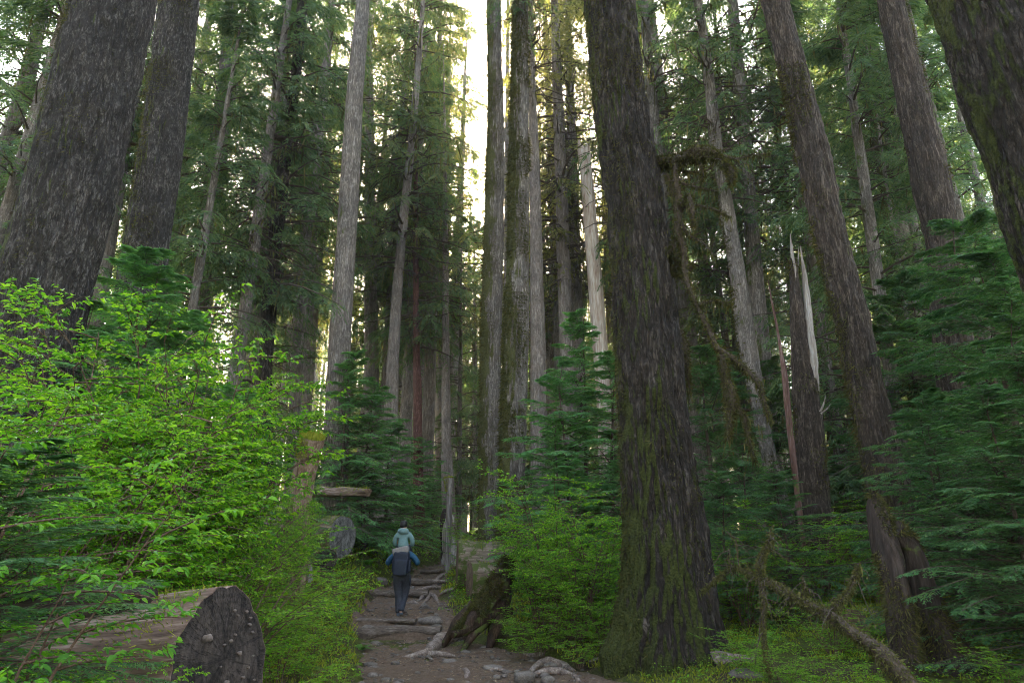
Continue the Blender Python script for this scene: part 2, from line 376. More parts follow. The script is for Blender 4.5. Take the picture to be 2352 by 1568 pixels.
PZ_ -= .05 * np.clip(1 - ((PX - .2) / .9) ** 2, 0, 1) * np.clip((13 - Y_) / 3, 0, 1)
nx, ny = len(ps), len(py_)
i, j = np.meshgrid(np.arange(ny - 1), np.arange(nx - 1), indexing='ij'); b0 = (i * nx + j).ravel()
pb_ = Buf().add(np.stack([PX, Y_, PZ_], -1), np.stack([b0, b0 + 1, b0 + nx + 1, b0 + nx], -1))
tag(obj('path', pb_, M['path'], smooth=True), 'trodden dirt hiking path with roots, climbing to the right', kind='structure')

# ---------------------------------------------------------------- foliage generators
def sprays(buf, O, az, el, L, droop, rng, nl=12, ns=7, lf=.42, tw=.2, twW=.04, keep=1.0, tdroop=.3, mat=0, wood=1, woodr=.02, ang=58, t0=.12, moss=None, mossn=0, shape=.75, up=0., latwood=False):
    n = len(O); az = np.asarray(az); L = np.asarray(L)
    hx = np.stack([np.cos(az), np.sin(az), 0 * az], -1); px_ = np.stack([-np.sin(az), np.cos(az), 0 * az], -1)
    wig = rng.uniform(-.16, .16, n); up = rng.uniform(0, 1, n) * up
    def pos(t):   # t (n,m)
        hz = L[:, None] * t * np.cos(el)[:, None]
        z = L[:, None] * (np.sin(el)[:, None] * t - droop[:, None] * t ** 2 + up[:, None] * t ** 3)
        return O[:, None] + hx[:, None] * hz[..., None] + px_[:, None] * (L[:, None] * wig[:, None] * np.sin(t * 3.0))[..., None] + np.array([0, 0, 1.]) * z[..., None]
    tt = np.linspace(0, 1, 7)[None].repeat(n, 0)
    C = pos(tt); rad = (woodr * (L[:, None] / L.mean()) * (1 - tt * .85)); buf.add(*tubes(C, rad, 4), wood)
    t = np.linspace(t0, 1, nl)[None].repeat(n, 0) + rng.uniform(-.5, .5, (n, nl)) * (1 - t0) / nl; t = np.clip(t, 0, 1)
    dirs = []
    for sgn in (-1, 1):
        tj = np.clip(t + sgn * .25 / nl, 0, 1)
        P = pos(tj); T = norm(pos(np.clip(tj + .02, 0, 1.02)) - pos(tj - .02))
        a = R(ang) * rng.uniform(.75, 1.15, (n, nl)) * sgn * (1 - .45 * tj)
        D = T * np.cos(a)[..., None] + px_[:, None] * np.sin(a)[..., None]
        D[..., 2] -= rng.uniform(0, 2 * tdroop, (n, nl)) * .5
        D = norm(D)
        LL = L[:, None] * lf * (np.clip(1.03 - tj, 0, 1) ** shape) * (.35 + .65 * np.clip(tj / .35, 0, 1)) * rng.uniform(.55, 1.25, (n, nl)) + tw * .6
        k = rng.rand(n, nl) < keep
        P, D, LL = P[k], D[k], LL[k]; m = len(P)
        if m == 0: continue
        s = np.linspace(.08, 1, ns)[None].repeat(m, 0) + rng.uniform(-.3, .3, (m, ns)) / ns
        Q = P[:, None] + D[:, None] * (LL[:, None] * s)[..., None]; Q[..., 2] -= (tdroop * LL[:, None] * s ** 2)
        DT = D[:, None].repeat(ns, 1).copy(); DT[..., 2] -= 2 * tdroop * s * .8; DT = norm(DT)
        up3 = np.array([0, 0, 1.]); SD = norm(np.cross(DT, up3))
        nrm = norm(np.cross(SD, DT) + rng.normal(0, .5, DT.shape))
        for s2 in (-1, 1):
            b = R(48) * rng.uniform(.6, 1.3, (m, ns)) * s2
            d2 = DT * np.cos(b)[..., None] + SD * np.sin(b)[..., None]; d2[..., 2] -= rng.uniform(0, .35, (m, ns))
            ln = tw * rng.uniform(.55, 1.25, (m, ns)) * (1.1 - .5 * s)
            buf.add(*kites(Q.reshape(-1, 3), d2.reshape(-1, 3), nrm.reshape(-1, 3), ln.ravel(), (twW * rng.uniform(.7, 1.3, (m, ns))).ravel()), mat)
        # the lateral's own spine, a long kite at its tip
        buf.add(*kites(Q[:, -2], DT[:, -1], nrm[:, -1], np.full(m, tw * 1.2), np.full(m, twW)), mat)
        if latwood:
            tq = np.linspace(0, 1, 4); CQ = P[:, None] + D[:, None] * (LL[:, None] * tq)[..., None]; CQ[..., 2] -= tdroop * LL[:, None] * tq ** 2
            buf.add(*tubes(CQ, np.full((m, 1), woodr * .22) * (1.2 - tq), 3), wood)
    if mossn:
        k = rng.uniform(.1, .85, (n, mossn)); Pm = pos(k).reshape(-1, 3)
        q = len(Pm); d = np.stack([rng.normal(0, .12, q), rng.normal(0, .12, q), -np.ones(q)], -1)
        nn = np.stack([rng.normal(0, 1, q), rng.normal(0, 1, q), np.zeros(q)], -1)
        buf.add(*kites(Pm, d, nn, rng.gamma(2, .16, q) * 1.3, rng.uniform(.03, .10, q), .25), moss)

def young_hemlock(rng, Ht, Lmax, nb, tw=.075, twW=.014, nl=16, ns=8, z0=.05, lean=.3, keep=.95):
    f = Buf()
    u = np.sort(rng.uniform(z0, .97, nb)); z = u * Ht
    az = np.arange(nb) * 2.399 + rng.uniform(-.4, .4, nb)
    L = Lmax * (1 - u) ** .75 * rng.uniform(.7, 1.15, nb) + .08 * Lmax
    el = R(34) * u + R(4) + rng.normal(0, .2, nb)
    O = np.stack([0 * z, 0 * z, z], -1)
    sprays(f, O, az, el, L, .22 + .1 * rng.rand(nb), rng, nl=nl, ns=ns, lf=.38, tw=tw, twW=twW, keep=keep, tdroop=.16, woodr=.010 * Ht / 4, latwood=True, t0=.06, up=.05)
    k = 9; tt = np.linspace(0, 1, k); C = np.stack([.02 * Ht * np.sin(tt * 4), .015 * Ht * np.cos(tt * 3.3) - .015 * Ht, tt * Ht], -1)
    C[-1, 0] += .03 * Ht; C[-1, 2] -= .01 * Ht
    tr = Buf().add(*tubes(C[None], (.013 * Ht * (1.04 - tt))[None], 8))
    return tr, f

def mature_crown(rng, z0, z1, Lmax, nb, nl=12, ns=6, tw=.30, twW=.055, keep=.8, dr=.3, mossn=3, lf=.4, dead=0, shape=.6, keepb=1.0):
    f = Buf()
    u = np.sort(rng.rand(nb) ** 1.05); z = z0 + (z1 - z0) * u
    az = rng.uniform(0, 2 * np.pi, nb)
    L = Lmax * ((1 - u) ** shape * .92 + .06) * rng.uniform(.5, 1.15, nb)
    L *= np.where(u < .12, rng.uniform(.5, 1, nb), 1)
    el = R(8) + R(28) * u + rng.uniform(-.2, .2, nb)
    O = np.stack([0 * z, 0 * z, z], -1)
    sprays(f, O, az, el, L, dr + .15 * rng.rand(nb), rng, nl=nl, ns=ns, lf=lf, tw=tw, twW=twW, keep=keep, tdroop=.5, woodr=.035, moss=2, mossn=mossn, t0=.18, up=.10, shape=.6)
    if dead:
        n = dead; zd = rng.uniform(z0 * .45, z0 + (z1 - z0) * .3, n); a = rng.uniform(0, 2 * np.pi, n); Ld = rng.uniform(.8, 3.2, n)
        tt = np.linspace(0, 1, 6)
        C = np.stack([np.cos(a)[:, None] * Ld[:, None] * tt, np.sin(a)[:, None] * Ld[:, None] * tt, zd[:, None] + Ld[:, None] * (rng.uniform(-.3, .25, n)[:, None] * tt - .25 * tt ** 2)], -1)
        C += np.cumsum(rng.normal(0, .05, C.shape), 1) * Ld[:, None, None] * .6 * (tt > 0)[None, :, None]
        f.add(*tubes(C, .035 * (1.1 - tt)[None] * (Ld / 2)[:, None], 4), 1)
        q = 6; idx = rng.randint(1, 5, (n, q)); Pm = C[np.arange(n)[:, None], idx].reshape(-1, 3) + rng.normal(0, .05, (n * q, 3))
        m = len(Pm); a2 = rng.uniform(0, 2 * np.pi, m); d = np.stack([np.cos(a2), np.sin(a2), rng.normal(-.3, .4, m)], -1)
        tt2 = np.linspace(0, 1, 4); C2 = Pm[:, None] + norm(d)[:, None] * (rng.uniform(.2, .9, m)[:, None] * tt2)[..., None]; C2[..., 2] -= .2 * tt2 ** 2
        f.add(*tubes(C2, (.010 * (1.2 - tt2))[None].repeat(m, 0), 3), 1)
        nn = rng.normal(0, 1, (m, 3)); nn[:, 2] = 0
        f.add(*kites(C2[:, 1], np.stack([rng.normal(0, .1, m), rng.normal(0, .1, m), -np.ones(m)], -1), nn, rng.gamma(2, .15, m), rng.uniform(.03, .09, m), .25), 2)
    return f

def trunk_mesh(cz, cr, cx, cyy, ztop, rng, nseg=48, dz=.25, bark=.02, flare=0., flutes=5, taper_end=.05, broken=None, bfreq=5.):
    """cz increasing heights with radii cr and centre offsets cx, cyy (local)."""
    nz = max(6, int(ztop / dz)); z = np.linspace(-.5, ztop, nz)
    r = np.interp(z, cz, cr); x = np.interp(z, cz, cx); y = np.interp(z, cz, cyy)
    zl, zh = cz[-2], cz[-1]
    above = z > zh
    if above.any():
        sx = (cx[-1] - cx[0]) / (cz[-1] - cz[0]); sy = (cyy[-1] - cyy[0]) / (cz[-1] - cz[0])
        x[above] = cx[-1] + sx * (z[above] - zh); y[above] = cyy[-1] + sy * (z[above] - zh)
        r[above] = cr[-1] * np.clip(1 - (z[above] - zh) / (ztop + 1 - zh) * (1 - taper_end), taper_end, 1)
    for _ in range(max(2, int(.8 / dz))):
        for a_ in (r, x, y): a_[1:-1] = (a_[:-2] + 2 * a_[1:-1] + a_[2:]) / 4
    th = np.arange(nseg) / nseg * 2 * np.pi; ph = rng.uniform(0, 50)
    Z, TH = np.meshgrid(z, th, indexing='ij'); RR = r[:, None].repeat(nseg, 1)
    fl = flare * np.exp(-np.clip(Z, 0, None) / .55)
    lob = .5 + .5 * np.cos(TH * flutes + ph + 1.5 * np.sin(TH * 2 + ph))
    RR = RR * (1 + fl * (.35 + 1.0 * lob ** 2)) * (1 + .05 * vnoise(np.cos(TH) * 1.2 + ph, np.sin(TH) * 1.2, Z * .35))
    cxn, cyn = np.cos(TH) * r[:, None] * bfreq + ph, np.sin(TH) * r[:, None] * bfreq
    nn = 1 - np.abs(fbm(cxn, cyn, Z * bfreq * .16 + ph, 4)) * 1.3
    RR = RR + bark * nn + bark * .6 * vnoise(cxn * 2.7, cyn * 2.7, Z * bfreq * .5)
    if broken is not None:
        Z = np.minimum(Z, ztop - broken * (.5 + .5 * np.sin(TH * 3 + ph)) * np.abs(vnoise(np.cos(TH) * 2.5, np.sin(TH) * 2.5, ph))[...] * 1.0 - rng.rand(nseg)[None] * broken * .15)
    V = np.stack([x[:, None] + RR * np.cos(TH), y[:, None] + RR * np.sin(TH), Z], -1)
    i, j = np.meshgrid(np.arange(nz - 1), np.arange(nseg), indexing='ij'); j2 = (j + 1) % nseg
    b = Buf().add(V, np.stack([i * nseg + j, i * nseg + j2, (i + 1) * nseg + j2, (i + 1) * nseg + j], -1).reshape(-1, 4))
    top = V[-1]; c = np.array([[x[-1], y[-1], top[:, 2].min() - .05]]); k = np.arange(nseg)
    b.add(np.concatenate([top, c]), np.stack([k, (k + 1) % nseg, np.full(nseg, nseg)], -1))
    return b, (lambda zz: (np.interp(zz, z, x), np.interp(zz, z, y), np.interp(zz, z, r)))

# shared crown meshes -------------------------------------------------
def rng_(s): return np.random.RandomState(s)
M['hem_far'] = leaf_mat('hem_far', [(.032, .066, .032), (.058, .108, .050), (.095, .155, .064), (.155, .20, .07)], .52)
CW = [M['hem_far'], M['twig'], M['moss_hang']]
crown_mesh = {}
crown_mesh['hem'] = mature_crown(rng_(1), 0, 24, 4.4, 125, nl=13, ns=7, tw=.28, twW=.045, keep=.72, mossn=2, dead=30).mesh('crown', CW)
crown_mesh['hem2'] = mature_crown(rng_(2), 0, 24, 3.6, 95, nl=12, ns=7, tw=.28, twW=.045, keep=.6, mossn=5, dead=40, dr=.4).mesh('crown', CW)
crown_mesh['spruce'] = mature_crown(rng_(3), 0, 26, 4.2, 130, nl=12, ns=6, tw=.28, twW=.045, keep=.65, mossn=7, dead=60, dr=.35).mesh('crown', [M['spruce'], M['twig'], M['moss_hang']])
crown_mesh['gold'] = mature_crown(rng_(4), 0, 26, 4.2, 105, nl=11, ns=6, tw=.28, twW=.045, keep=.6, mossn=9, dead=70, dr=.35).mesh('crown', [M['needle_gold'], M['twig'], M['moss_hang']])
crown_mesh['high'] = mature_crown(rng_(5), 0, 20, 4.8, 110, nl=9, ns=5, tw=.42, twW=.09, keep=.75, mossn=0).mesh('crown', CW)

TREES = {}
def main_tree(key, pts, y, mat, ztop, label, name='conifer_tree', crown=None, cz0=None, csc=1.0, nseg=40, dz=.3, bark=.02, flare=.35, group=None, broken=None, seed=0, bfreq=5., taper=.06, dyl=0.):
    """pts: (left px, right px, py) from low to high, at depth y (dyl = lean in depth per metre of height)."""
    P = []
    for l, r, py in pts:
        p, s = at((l + r) / 2, py, y)
        yy = y + dyl * p.z; p, s = at((l + r) / 2, py, yy)
        P.append((p.z, (r - l) / F * s * .5 / math.hypot(1, ((l + r) / 2 - 1176) / F), p.x, yy))
    P.sort()
    # continue down to the ground
    z0, r0, x0, y0 = P[0]; z1, r1, x1, y1 = P[min(1, len(P) - 1)]
    g = h1(x0, y)
    sl = (x1 - x0) / max(.1, z1 - z0); sl = max(-.25, min(.25, sl))
    if z0 > g + .3:
        P.insert(0, (g, r0 * 1.06 + .01 * (z0 - g), x0 - sl * (z0 - g), y0 - dyl * (z0 - g)))
    bx, by = P[0][2], P[0][3]; g = h1(bx, by)
    rng = rng_(seed + 100)
    b, axis = trunk_mesh([p[0] - g for p in P], [p[1] - bark * .7 for p in P], [p[2] - bx for p in P], [p[3] - by for p in P], ztop - g, rng, nseg, dz, bark, flare, broken=broken, bfreq=bfreq, taper_end=taper)
    root = thing(name, label, 'tree', (bx, by, g), 0, group)
    obj('trunk', b, M[mat], root, smooth=True)
    TREES[key] = (root, axis, g)
    if crown:
        zc = cz0 - g; ax = axis(zc); at2 = axis(zc + 8)
        o = obj('crown', crown_mesh[crown], [], root)
        o.location = (ax[0], ax[1], zc); o.scale = (csc,) * 3
        tl = Vector((at2[0] - ax[0], at2[1] - ax[1], 8)).normalized()
        o.rotation_mode = 'QUATERNION'; o.rotation_quaternion = Vector((0, 0, 1)).rotation_difference(tl) @ Matrix.Rotation(rng.uniform(0, 6.28), 3, 'Z').to_quaternion()
    return root

# ---------------------------------------------------------------- the trees one can tell apart
T = main_tree
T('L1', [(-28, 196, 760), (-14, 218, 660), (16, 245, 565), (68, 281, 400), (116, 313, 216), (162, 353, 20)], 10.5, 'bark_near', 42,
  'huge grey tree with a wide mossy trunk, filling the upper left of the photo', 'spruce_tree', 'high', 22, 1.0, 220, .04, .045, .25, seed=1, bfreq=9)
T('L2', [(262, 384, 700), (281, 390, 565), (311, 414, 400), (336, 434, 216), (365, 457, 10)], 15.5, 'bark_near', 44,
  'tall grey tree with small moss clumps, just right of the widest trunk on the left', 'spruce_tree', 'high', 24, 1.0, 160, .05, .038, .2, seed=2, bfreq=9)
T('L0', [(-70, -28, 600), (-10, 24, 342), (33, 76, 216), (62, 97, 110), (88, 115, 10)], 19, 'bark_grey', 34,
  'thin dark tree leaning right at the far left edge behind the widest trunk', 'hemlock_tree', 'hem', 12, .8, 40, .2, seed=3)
T('T3', [(441, 477, 798), (439, 480, 697), (458, 500, 504), (480, 524, 330), (500, 549, 180), (519, 547, 10)], 29, 'bark_grey', 44,
  'straight grey tree hung with green boughs, left of the thin dark trunk', 'hemlock_tree', 'hem', 13.5, 1.25, 60, .2, seed=4)
T('T4', [(596, 625, 931), (594, 625, 841), (598, 634, 733), (614, 648, 553), (623, 659, 468), (646, 673, 324), (666, 690, 190), (680, 704, 36)], 26, 'bark_dark', 36,
  'thin dark tree with drooping green boughs from halfway up, left of centre', 'hemlock_tree', 'hem', 11.5, 1.1, 48, .2, seed=5)
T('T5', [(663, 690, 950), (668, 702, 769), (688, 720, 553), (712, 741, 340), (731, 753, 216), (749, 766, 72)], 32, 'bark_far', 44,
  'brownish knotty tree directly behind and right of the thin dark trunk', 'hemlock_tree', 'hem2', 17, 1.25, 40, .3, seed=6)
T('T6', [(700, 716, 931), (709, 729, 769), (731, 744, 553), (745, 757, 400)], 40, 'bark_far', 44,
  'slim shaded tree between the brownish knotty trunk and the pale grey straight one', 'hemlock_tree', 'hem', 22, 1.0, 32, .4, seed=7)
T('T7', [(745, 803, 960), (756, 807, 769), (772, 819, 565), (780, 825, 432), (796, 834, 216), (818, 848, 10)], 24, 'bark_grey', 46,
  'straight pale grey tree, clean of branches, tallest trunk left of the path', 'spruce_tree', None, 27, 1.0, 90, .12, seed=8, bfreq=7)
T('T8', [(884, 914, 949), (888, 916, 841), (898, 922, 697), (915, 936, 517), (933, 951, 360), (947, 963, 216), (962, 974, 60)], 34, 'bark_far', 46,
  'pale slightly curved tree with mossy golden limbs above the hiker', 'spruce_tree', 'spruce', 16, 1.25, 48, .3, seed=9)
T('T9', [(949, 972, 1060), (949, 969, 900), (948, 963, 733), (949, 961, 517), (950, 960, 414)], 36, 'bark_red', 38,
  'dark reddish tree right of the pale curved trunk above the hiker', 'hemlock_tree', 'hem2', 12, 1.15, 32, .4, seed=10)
T('T10', [(1013, 1041, 1076), (1014, 1036, 1021), (1015, 1032, 769), (1017, 1029, 517), (1018, 1028, 440)], 38, 'bark_far', 34,
  'slim straight tree standing behind the far end of the path', 'hemlock_tree', 'hem2', 19, .55, 40, .3, seed=11)
T('T11', [(1100, 1144, 1180), (1101, 1147, 1081), (1104, 1152, 769), (1111, 1157, 565), (1116, 1159, 360), (1121, 1156, 216), (1117, 1150, 10)], 24, 'bark_moss', 46,
  'tall straight grey tree with a mossy left side, beside the shaggy brown-mossed trunk', 'spruce_tree', None, 27, 1.0, 90, .12, seed=12, bfreq=7)
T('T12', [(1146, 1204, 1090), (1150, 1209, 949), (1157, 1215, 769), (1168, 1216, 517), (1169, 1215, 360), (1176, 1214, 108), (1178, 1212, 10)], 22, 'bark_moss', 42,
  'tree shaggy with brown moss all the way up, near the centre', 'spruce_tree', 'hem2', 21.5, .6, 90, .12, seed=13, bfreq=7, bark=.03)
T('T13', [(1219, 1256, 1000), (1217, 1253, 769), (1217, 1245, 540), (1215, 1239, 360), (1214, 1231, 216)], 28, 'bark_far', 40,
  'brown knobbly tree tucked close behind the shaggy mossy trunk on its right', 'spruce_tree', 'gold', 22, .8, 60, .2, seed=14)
T('T11b', [(1150, 1168, 1000), (1156, 1170, 700), (1158, 1170, 400), (1160, 1170, 200)], 34, 'bark_far', 42,
  'slim tree showing as a sliver between the two mossy trunks at the centre', 'spruce_tree', None, None, 1, 32, .4, seed=15)
T('T14', [(1372, 1404, 960), (1365, 1399, 841), (1354, 1388, 697), (1343, 1374, 540), (1329, 1357, 360), (1320, 1350, 252), (1315, 1335, 140)], 29, 'snag_pale', 20.7,
  'dead barkless tree, pale silver and rust, with its top broken off', 'dead_tree', None, None, 1, 60, .12, .02, .2, seed=16, broken=2.0, taper=.8)
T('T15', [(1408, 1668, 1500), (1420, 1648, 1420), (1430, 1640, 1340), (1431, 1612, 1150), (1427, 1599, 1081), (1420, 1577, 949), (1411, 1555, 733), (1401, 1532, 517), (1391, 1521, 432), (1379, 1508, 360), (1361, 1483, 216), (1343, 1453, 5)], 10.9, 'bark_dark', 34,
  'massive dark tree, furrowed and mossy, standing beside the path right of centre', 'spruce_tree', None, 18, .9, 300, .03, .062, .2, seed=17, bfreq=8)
T('T16', [(1755, 1792, 1076), (1737, 1771, 1000), (1712, 1753, 877), (1689, 1735, 769), (1673, 1709, 607), (1652, 1686, 480), (1631, 1663, 360), (1620, 1645, 216), (1608, 1630, 100)], 22, 'bark_grey', 38,
  'leaning grey tree with moss rings behind the hanging mossy limb', 'spruce_tree', 'hem2', 13.5, .8, 60, .15, seed=18)
T('T18', [(2000, 2110, 1180), (1969, 2067, 1021), (1941, 2027, 877), (1917, 1998, 733), (1872, 1948, 560), (1831, 1908, 360), (1800, 1869, 216), (1750, 1811, 5)], 14.5, 'bark_brown', 38,
  'large brown tree leaning left with sunlit golden moss down its left edge', 'spruce_tree', 'high', 22, .9, 130, .05, .04, .2, seed=19, bfreq=9)
T('T19', [(2130, 2215, 640), (2128, 2200, 560), (2095, 2185, 432), (2085, 2171, 360), (2056, 2131, 216), (2016, 2077, 5)], 16, 'bark_brown', 38,
  'tall brown tree behind the hemlock boughs, second trunk from the right edge', 'spruce_tree', 'high', 23, .9, 110, .06, .04, .2, seed=20, bfreq=9)
T('T20', [(2040, 2085, 500), (2013, 2047, 324), (1987, 2021, 180), (1975, 2003, 60)], 25, 'bark_far', 38,
  'small distant tree leaning left between the two large brown trunks on the right', 'hemlock_tree', 'hem', 15, 1.0, 40, .25, seed=21)
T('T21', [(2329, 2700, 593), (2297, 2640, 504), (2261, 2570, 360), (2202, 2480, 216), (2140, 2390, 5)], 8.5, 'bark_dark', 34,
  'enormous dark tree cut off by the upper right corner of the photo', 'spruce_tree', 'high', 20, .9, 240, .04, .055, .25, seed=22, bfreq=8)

# ---------------------------------------------------------------- swept, displaced woody shapes
def gnarl(pts, radii, n=24, seg=14, amp=.15, freq=6., cap=True, seed=0, squash=None, ridges=0., cap_mat=None):
    L4 = smooth_line([tuple(p) + (r,) for p, r in zip(pts, radii)], n)
    C, r = L4[:, :3], L4[:, 3]
    Tn = norm(np.gradient(C, axis=0)); ref = np.array([1., 0, 0]) if abs((C[-1] - C[0])[2]) > .8 * np.linalg.norm(C[-1] - C[0]) else np.array([0, 0, 1.])
    A = norm(np.cross(Tn, ref)); B = np.cross(Tn, A)
    th = np.arange(seg) / seg * 2 * np.pi
    s = np.concatenate([[0], np.cumsum(np.linalg.norm(np.diff(C, axis=0), axis=1))])
    Sg, TH = np.meshgrid(s, th, indexing='ij')
    base = fbm(np.cos(TH) * 1.3 + seed * 3.1, np.sin(TH) * 1.3 + seed, Sg * freq * .3 + seed, 3)
    fur = 1 - np.abs(fbm(np.cos(TH) * freq * .6 + seed, np.sin(TH) * freq * .6, Sg * freq * .12, 3))
    RR = r[:, None] * (1 + amp * base + ridges * fur)
    u, v = (1, 1) if squash is None else squash
    V = C[:, None] + RR[..., None] * (A[:, None] * (np.cos(TH) * u)[..., None] + B[:, None] * (np.sin(TH) * v)[..., None])
    i, j = np.meshgrid(np.arange(n - 1), np.arange(seg), indexing='ij'); j2 = (j + 1) % seg
    b = Buf().add(V, np.stack([i * seg + j, i * seg + j2, (i + 1) * seg + j2, (i + 1) * seg + j], -1).reshape(-1, 4))
    k = np.arange(seg)
    for e, flip in ((0, 1), (-1, 0)):
        c = V[e].mean(0)[None]; vv = np.concatenate([V[e], c]); f = np.stack([k, (k + 1) % seg, np.full(seg, seg)], -1)
        b.add(vv, f[:, ::-1] if flip else f, (cap_mat if cap_mat is not None else 0))
    return b, V
def join(*bufs):
    o = Buf()
    for b in bufs:
        for v, f, m in zip(b.v, b.f, b.m): pass
        off = o.n
        o.v += b.v; o.f += [f + off for f in b.f]; o.m += b.m; o.n += b.n
    return o
def shift(b, d):
    b.v = [v - np.asarray(d, np.float32) for v in b.v]; return b
def fuzz(buf, V, count, rng, L=.05, W=.012, down=.6, mask=None, mat=0):
    "short moss blades on a swept surface V (n,seg,3)"
    n, s, _ = V.shape; c = V.mean(1)
    a = rng.uniform(0, n - 1.001, count); k = rng.randint(0, s, count); ai = a.astype(int); fa = (a - ai)[:, None]
    k2 = (k + 1) % s; g = rng.rand(count)[:, None]
    P = (V[ai, k] * (1 - fa) + V[ai + 1, k] * fa) * (1 - g) + (V[ai, k2] * (1 - fa) + V[ai + 1, k2] * fa) * g
    N = norm(P - (c[ai] * (1 - fa) + c[ai + 1] * fa))
    if mask is not None:
        q = mask(P, N); P, N = P[q], N[q]
    m = len(P); D = N + rng.normal(0, .45, (m, 3)); D[:, 2] -= down
    buf.add(*kites(P - N * .004, D, rng.normal(0, 1, (m, 3)), L * rng.gamma(3, .33, m), W * rng.uniform(.6, 1.4, m), .3), mat)

# moss blades on the near trunks
def trunk_fuzz(key, count, seed, L, W, side, th, zmax):
    root, axis, g = TREES[key]; rng = rng_(seed)
    z = rng.uniform(0, zmax, count); a = rng.uniform(0, 2 * np.pi, count)
    x, y, r = axis(z); bx, by, bz = root.location
    me = [c for c in root.children if c.name.startswith('trunk')][0].data
    nv = len(me.vertices); co = np.empty(nv * 3, np.float32); me.vertices.foreach_get('co', co); co = co.reshape(-1, 3)
    no = np.empty(nv * 3, np.float32); me.vertices.foreach_get('normal', no); no = no.reshape(-1, 3)
    ok = np.where((co[:, 2] > .0) & (co[:, 2] < zmax))[0]; i = rng.choice(ok, count)
    P, N = co[i] + rng.normal(0, .02, (count, 3)), no[i]
    s = Vector(side).normalized()
    d = N @ np.array(s[:]); m = vnoise(P[:, 0] * 2.2 + seed, P[:, 1] * 2.2, P[:, 2] * .9) + .5 * vnoise(P[:, 0] * 7, P[:, 1] * 7 + seed, P[:, 2] * 3) + .55 * d
    facing = (N[:, 0] * -bx + N[:, 1] * -by) > -.4 * math.hypot(bx, by)
    q = (m > th) & facing; P, N = P[q], N[q]; k = len(P)
    D = N + rng.normal(0, .5, (k, 3)); D[:, 2] -= .8
    b = Buf().add(*kites(P - N * .01, D, rng.normal(0, 1, (k, 3)), L * rng.gamma(3, .33, k), W * rng.uniform(.6, 1.4, k), .3))
    obj('moss', b, M['moss_dim'], root)
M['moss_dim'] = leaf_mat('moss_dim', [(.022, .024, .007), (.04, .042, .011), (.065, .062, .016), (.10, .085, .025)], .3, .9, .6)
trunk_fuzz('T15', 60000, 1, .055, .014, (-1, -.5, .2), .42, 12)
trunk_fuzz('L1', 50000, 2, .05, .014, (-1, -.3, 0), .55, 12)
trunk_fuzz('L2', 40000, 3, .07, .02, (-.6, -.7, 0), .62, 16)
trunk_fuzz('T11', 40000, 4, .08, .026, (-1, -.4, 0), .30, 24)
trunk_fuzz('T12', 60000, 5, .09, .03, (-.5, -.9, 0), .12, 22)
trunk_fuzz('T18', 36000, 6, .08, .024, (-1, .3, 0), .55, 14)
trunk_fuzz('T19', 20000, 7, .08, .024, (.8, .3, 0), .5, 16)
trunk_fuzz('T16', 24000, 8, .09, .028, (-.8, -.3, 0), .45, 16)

T('T22', [(2128, 2152, 1200), (2112, 2140, 1090), (2090, 2122, 950), (2066, 2098, 800)], 21, 'bark_moss', 30,
  'slim tree with a golden sunlit edge behind the large brown leaner\'s foot', 'hemlock_tree', 'hem', 14, .7, 40, .25, seed=25)
# ---------------------------------------------------------------- broken snag with the white split wood
p0, s0 = at(1862, 1180, 17); g = h1(p0.x, 17)
sn = thing('broken_snag', 'tall broken snag with a pale white split face and splintered top', 'dead tree', (p0.x, 17, g))
def loc_(root): return np.array(root.location)
def pxline(L, y0):
    "list of (px, py, width px[, depth])"
    P, rr = [], []
    for q in L:
        p, s = at(q[0], q[1], q[3] if len(q) > 3 else y0); P.append(tuple(p)); rr.append(q[2] / F * s * .5 / math.hypot(1, (q[0] - 1176) / F))
    return P, rr
P, rr = pxline([(1869, 1290, 88), (1868, 1148, 78), (1859, 1021, 68), (1850, 900, 56), (1836, 769, 36), (1829, 690, 28), (1823, 610, 20), (1819, 595, 14)], 17)
b, V1 = gnarl(P, rr, 70, 40, .12, 9, ridges=.12, seed=1); obj('trunk', shift(b, loc_(sn)), M['bark_brown'], sn, True)
fb = Buf(); fuzz(fb, V1, 6000, rng_(5), .08, .024, .8, lambda P, N: (vnoise(P[:, 0] * 3, P[:, 1] * 3, P[:, 2] * 1.6) > .35) & (N[:, 1] < .3)); obj('moss', shift(fb, loc_(sn)), M['moss_dim'], sn)
P, rr = pxline([(1872, 900, 30, 16.9), (1866, 840, 34, 16.9), (1859, 760, 28, 16.9), (1853, 680, 22, 16.9), (1846, 620, 14, 16.9), (1841, 590, 6, 16.9), (1839, 565, 2, 16.9)], 17)
b, _ = gnarl(P, rr, 50, 14, .10, 14, ridges=.2, seed=4, squash=(1, .6)); obj('split_wood', shift(b, loc_(sn)), M['wood_split'], sn, True)
P, rr = pxline([(1826, 640, 14, 16.95), (1820, 590, 13, 16.95), (1817, 560, 8, 16.95), (1815, 536, 1, 16.95)], 17)
b, _ = gnarl(P, rr, 24, 10, .2, 14, ridges=.2, seed=6, squash=(1, .5)); obj('splinter', shift(b, loc_(sn)), M['wood_split'], sn, True)
P, rr = pxline([(1833, 620, 8, 16.95), (1834, 585, 5, 16.95), (1835, 563, 1, 16.95)], 17)
b, _ = gnarl(P, rr, 16, 8, .2, 14, seed=7, squash=(1, .5)); obj('splinter', shift(b, loc_(sn)), M['wood_split'], sn, True)
for q in ([(1884, 945, 6, 16.6), (1893, 925, 4, 16.5), (1897, 906, 1, 16.4)], [(1886, 950, 5, 16.6), (1900, 938, 3, 16.5), (1909, 926, 1, 16.4)]):
    P, rr = pxline(q, 17); b, _ = gnarl(P, rr, 10, 6, .2, 10); obj('splinter', shift(b, loc_(sn)), M['wood_split'], sn, True)
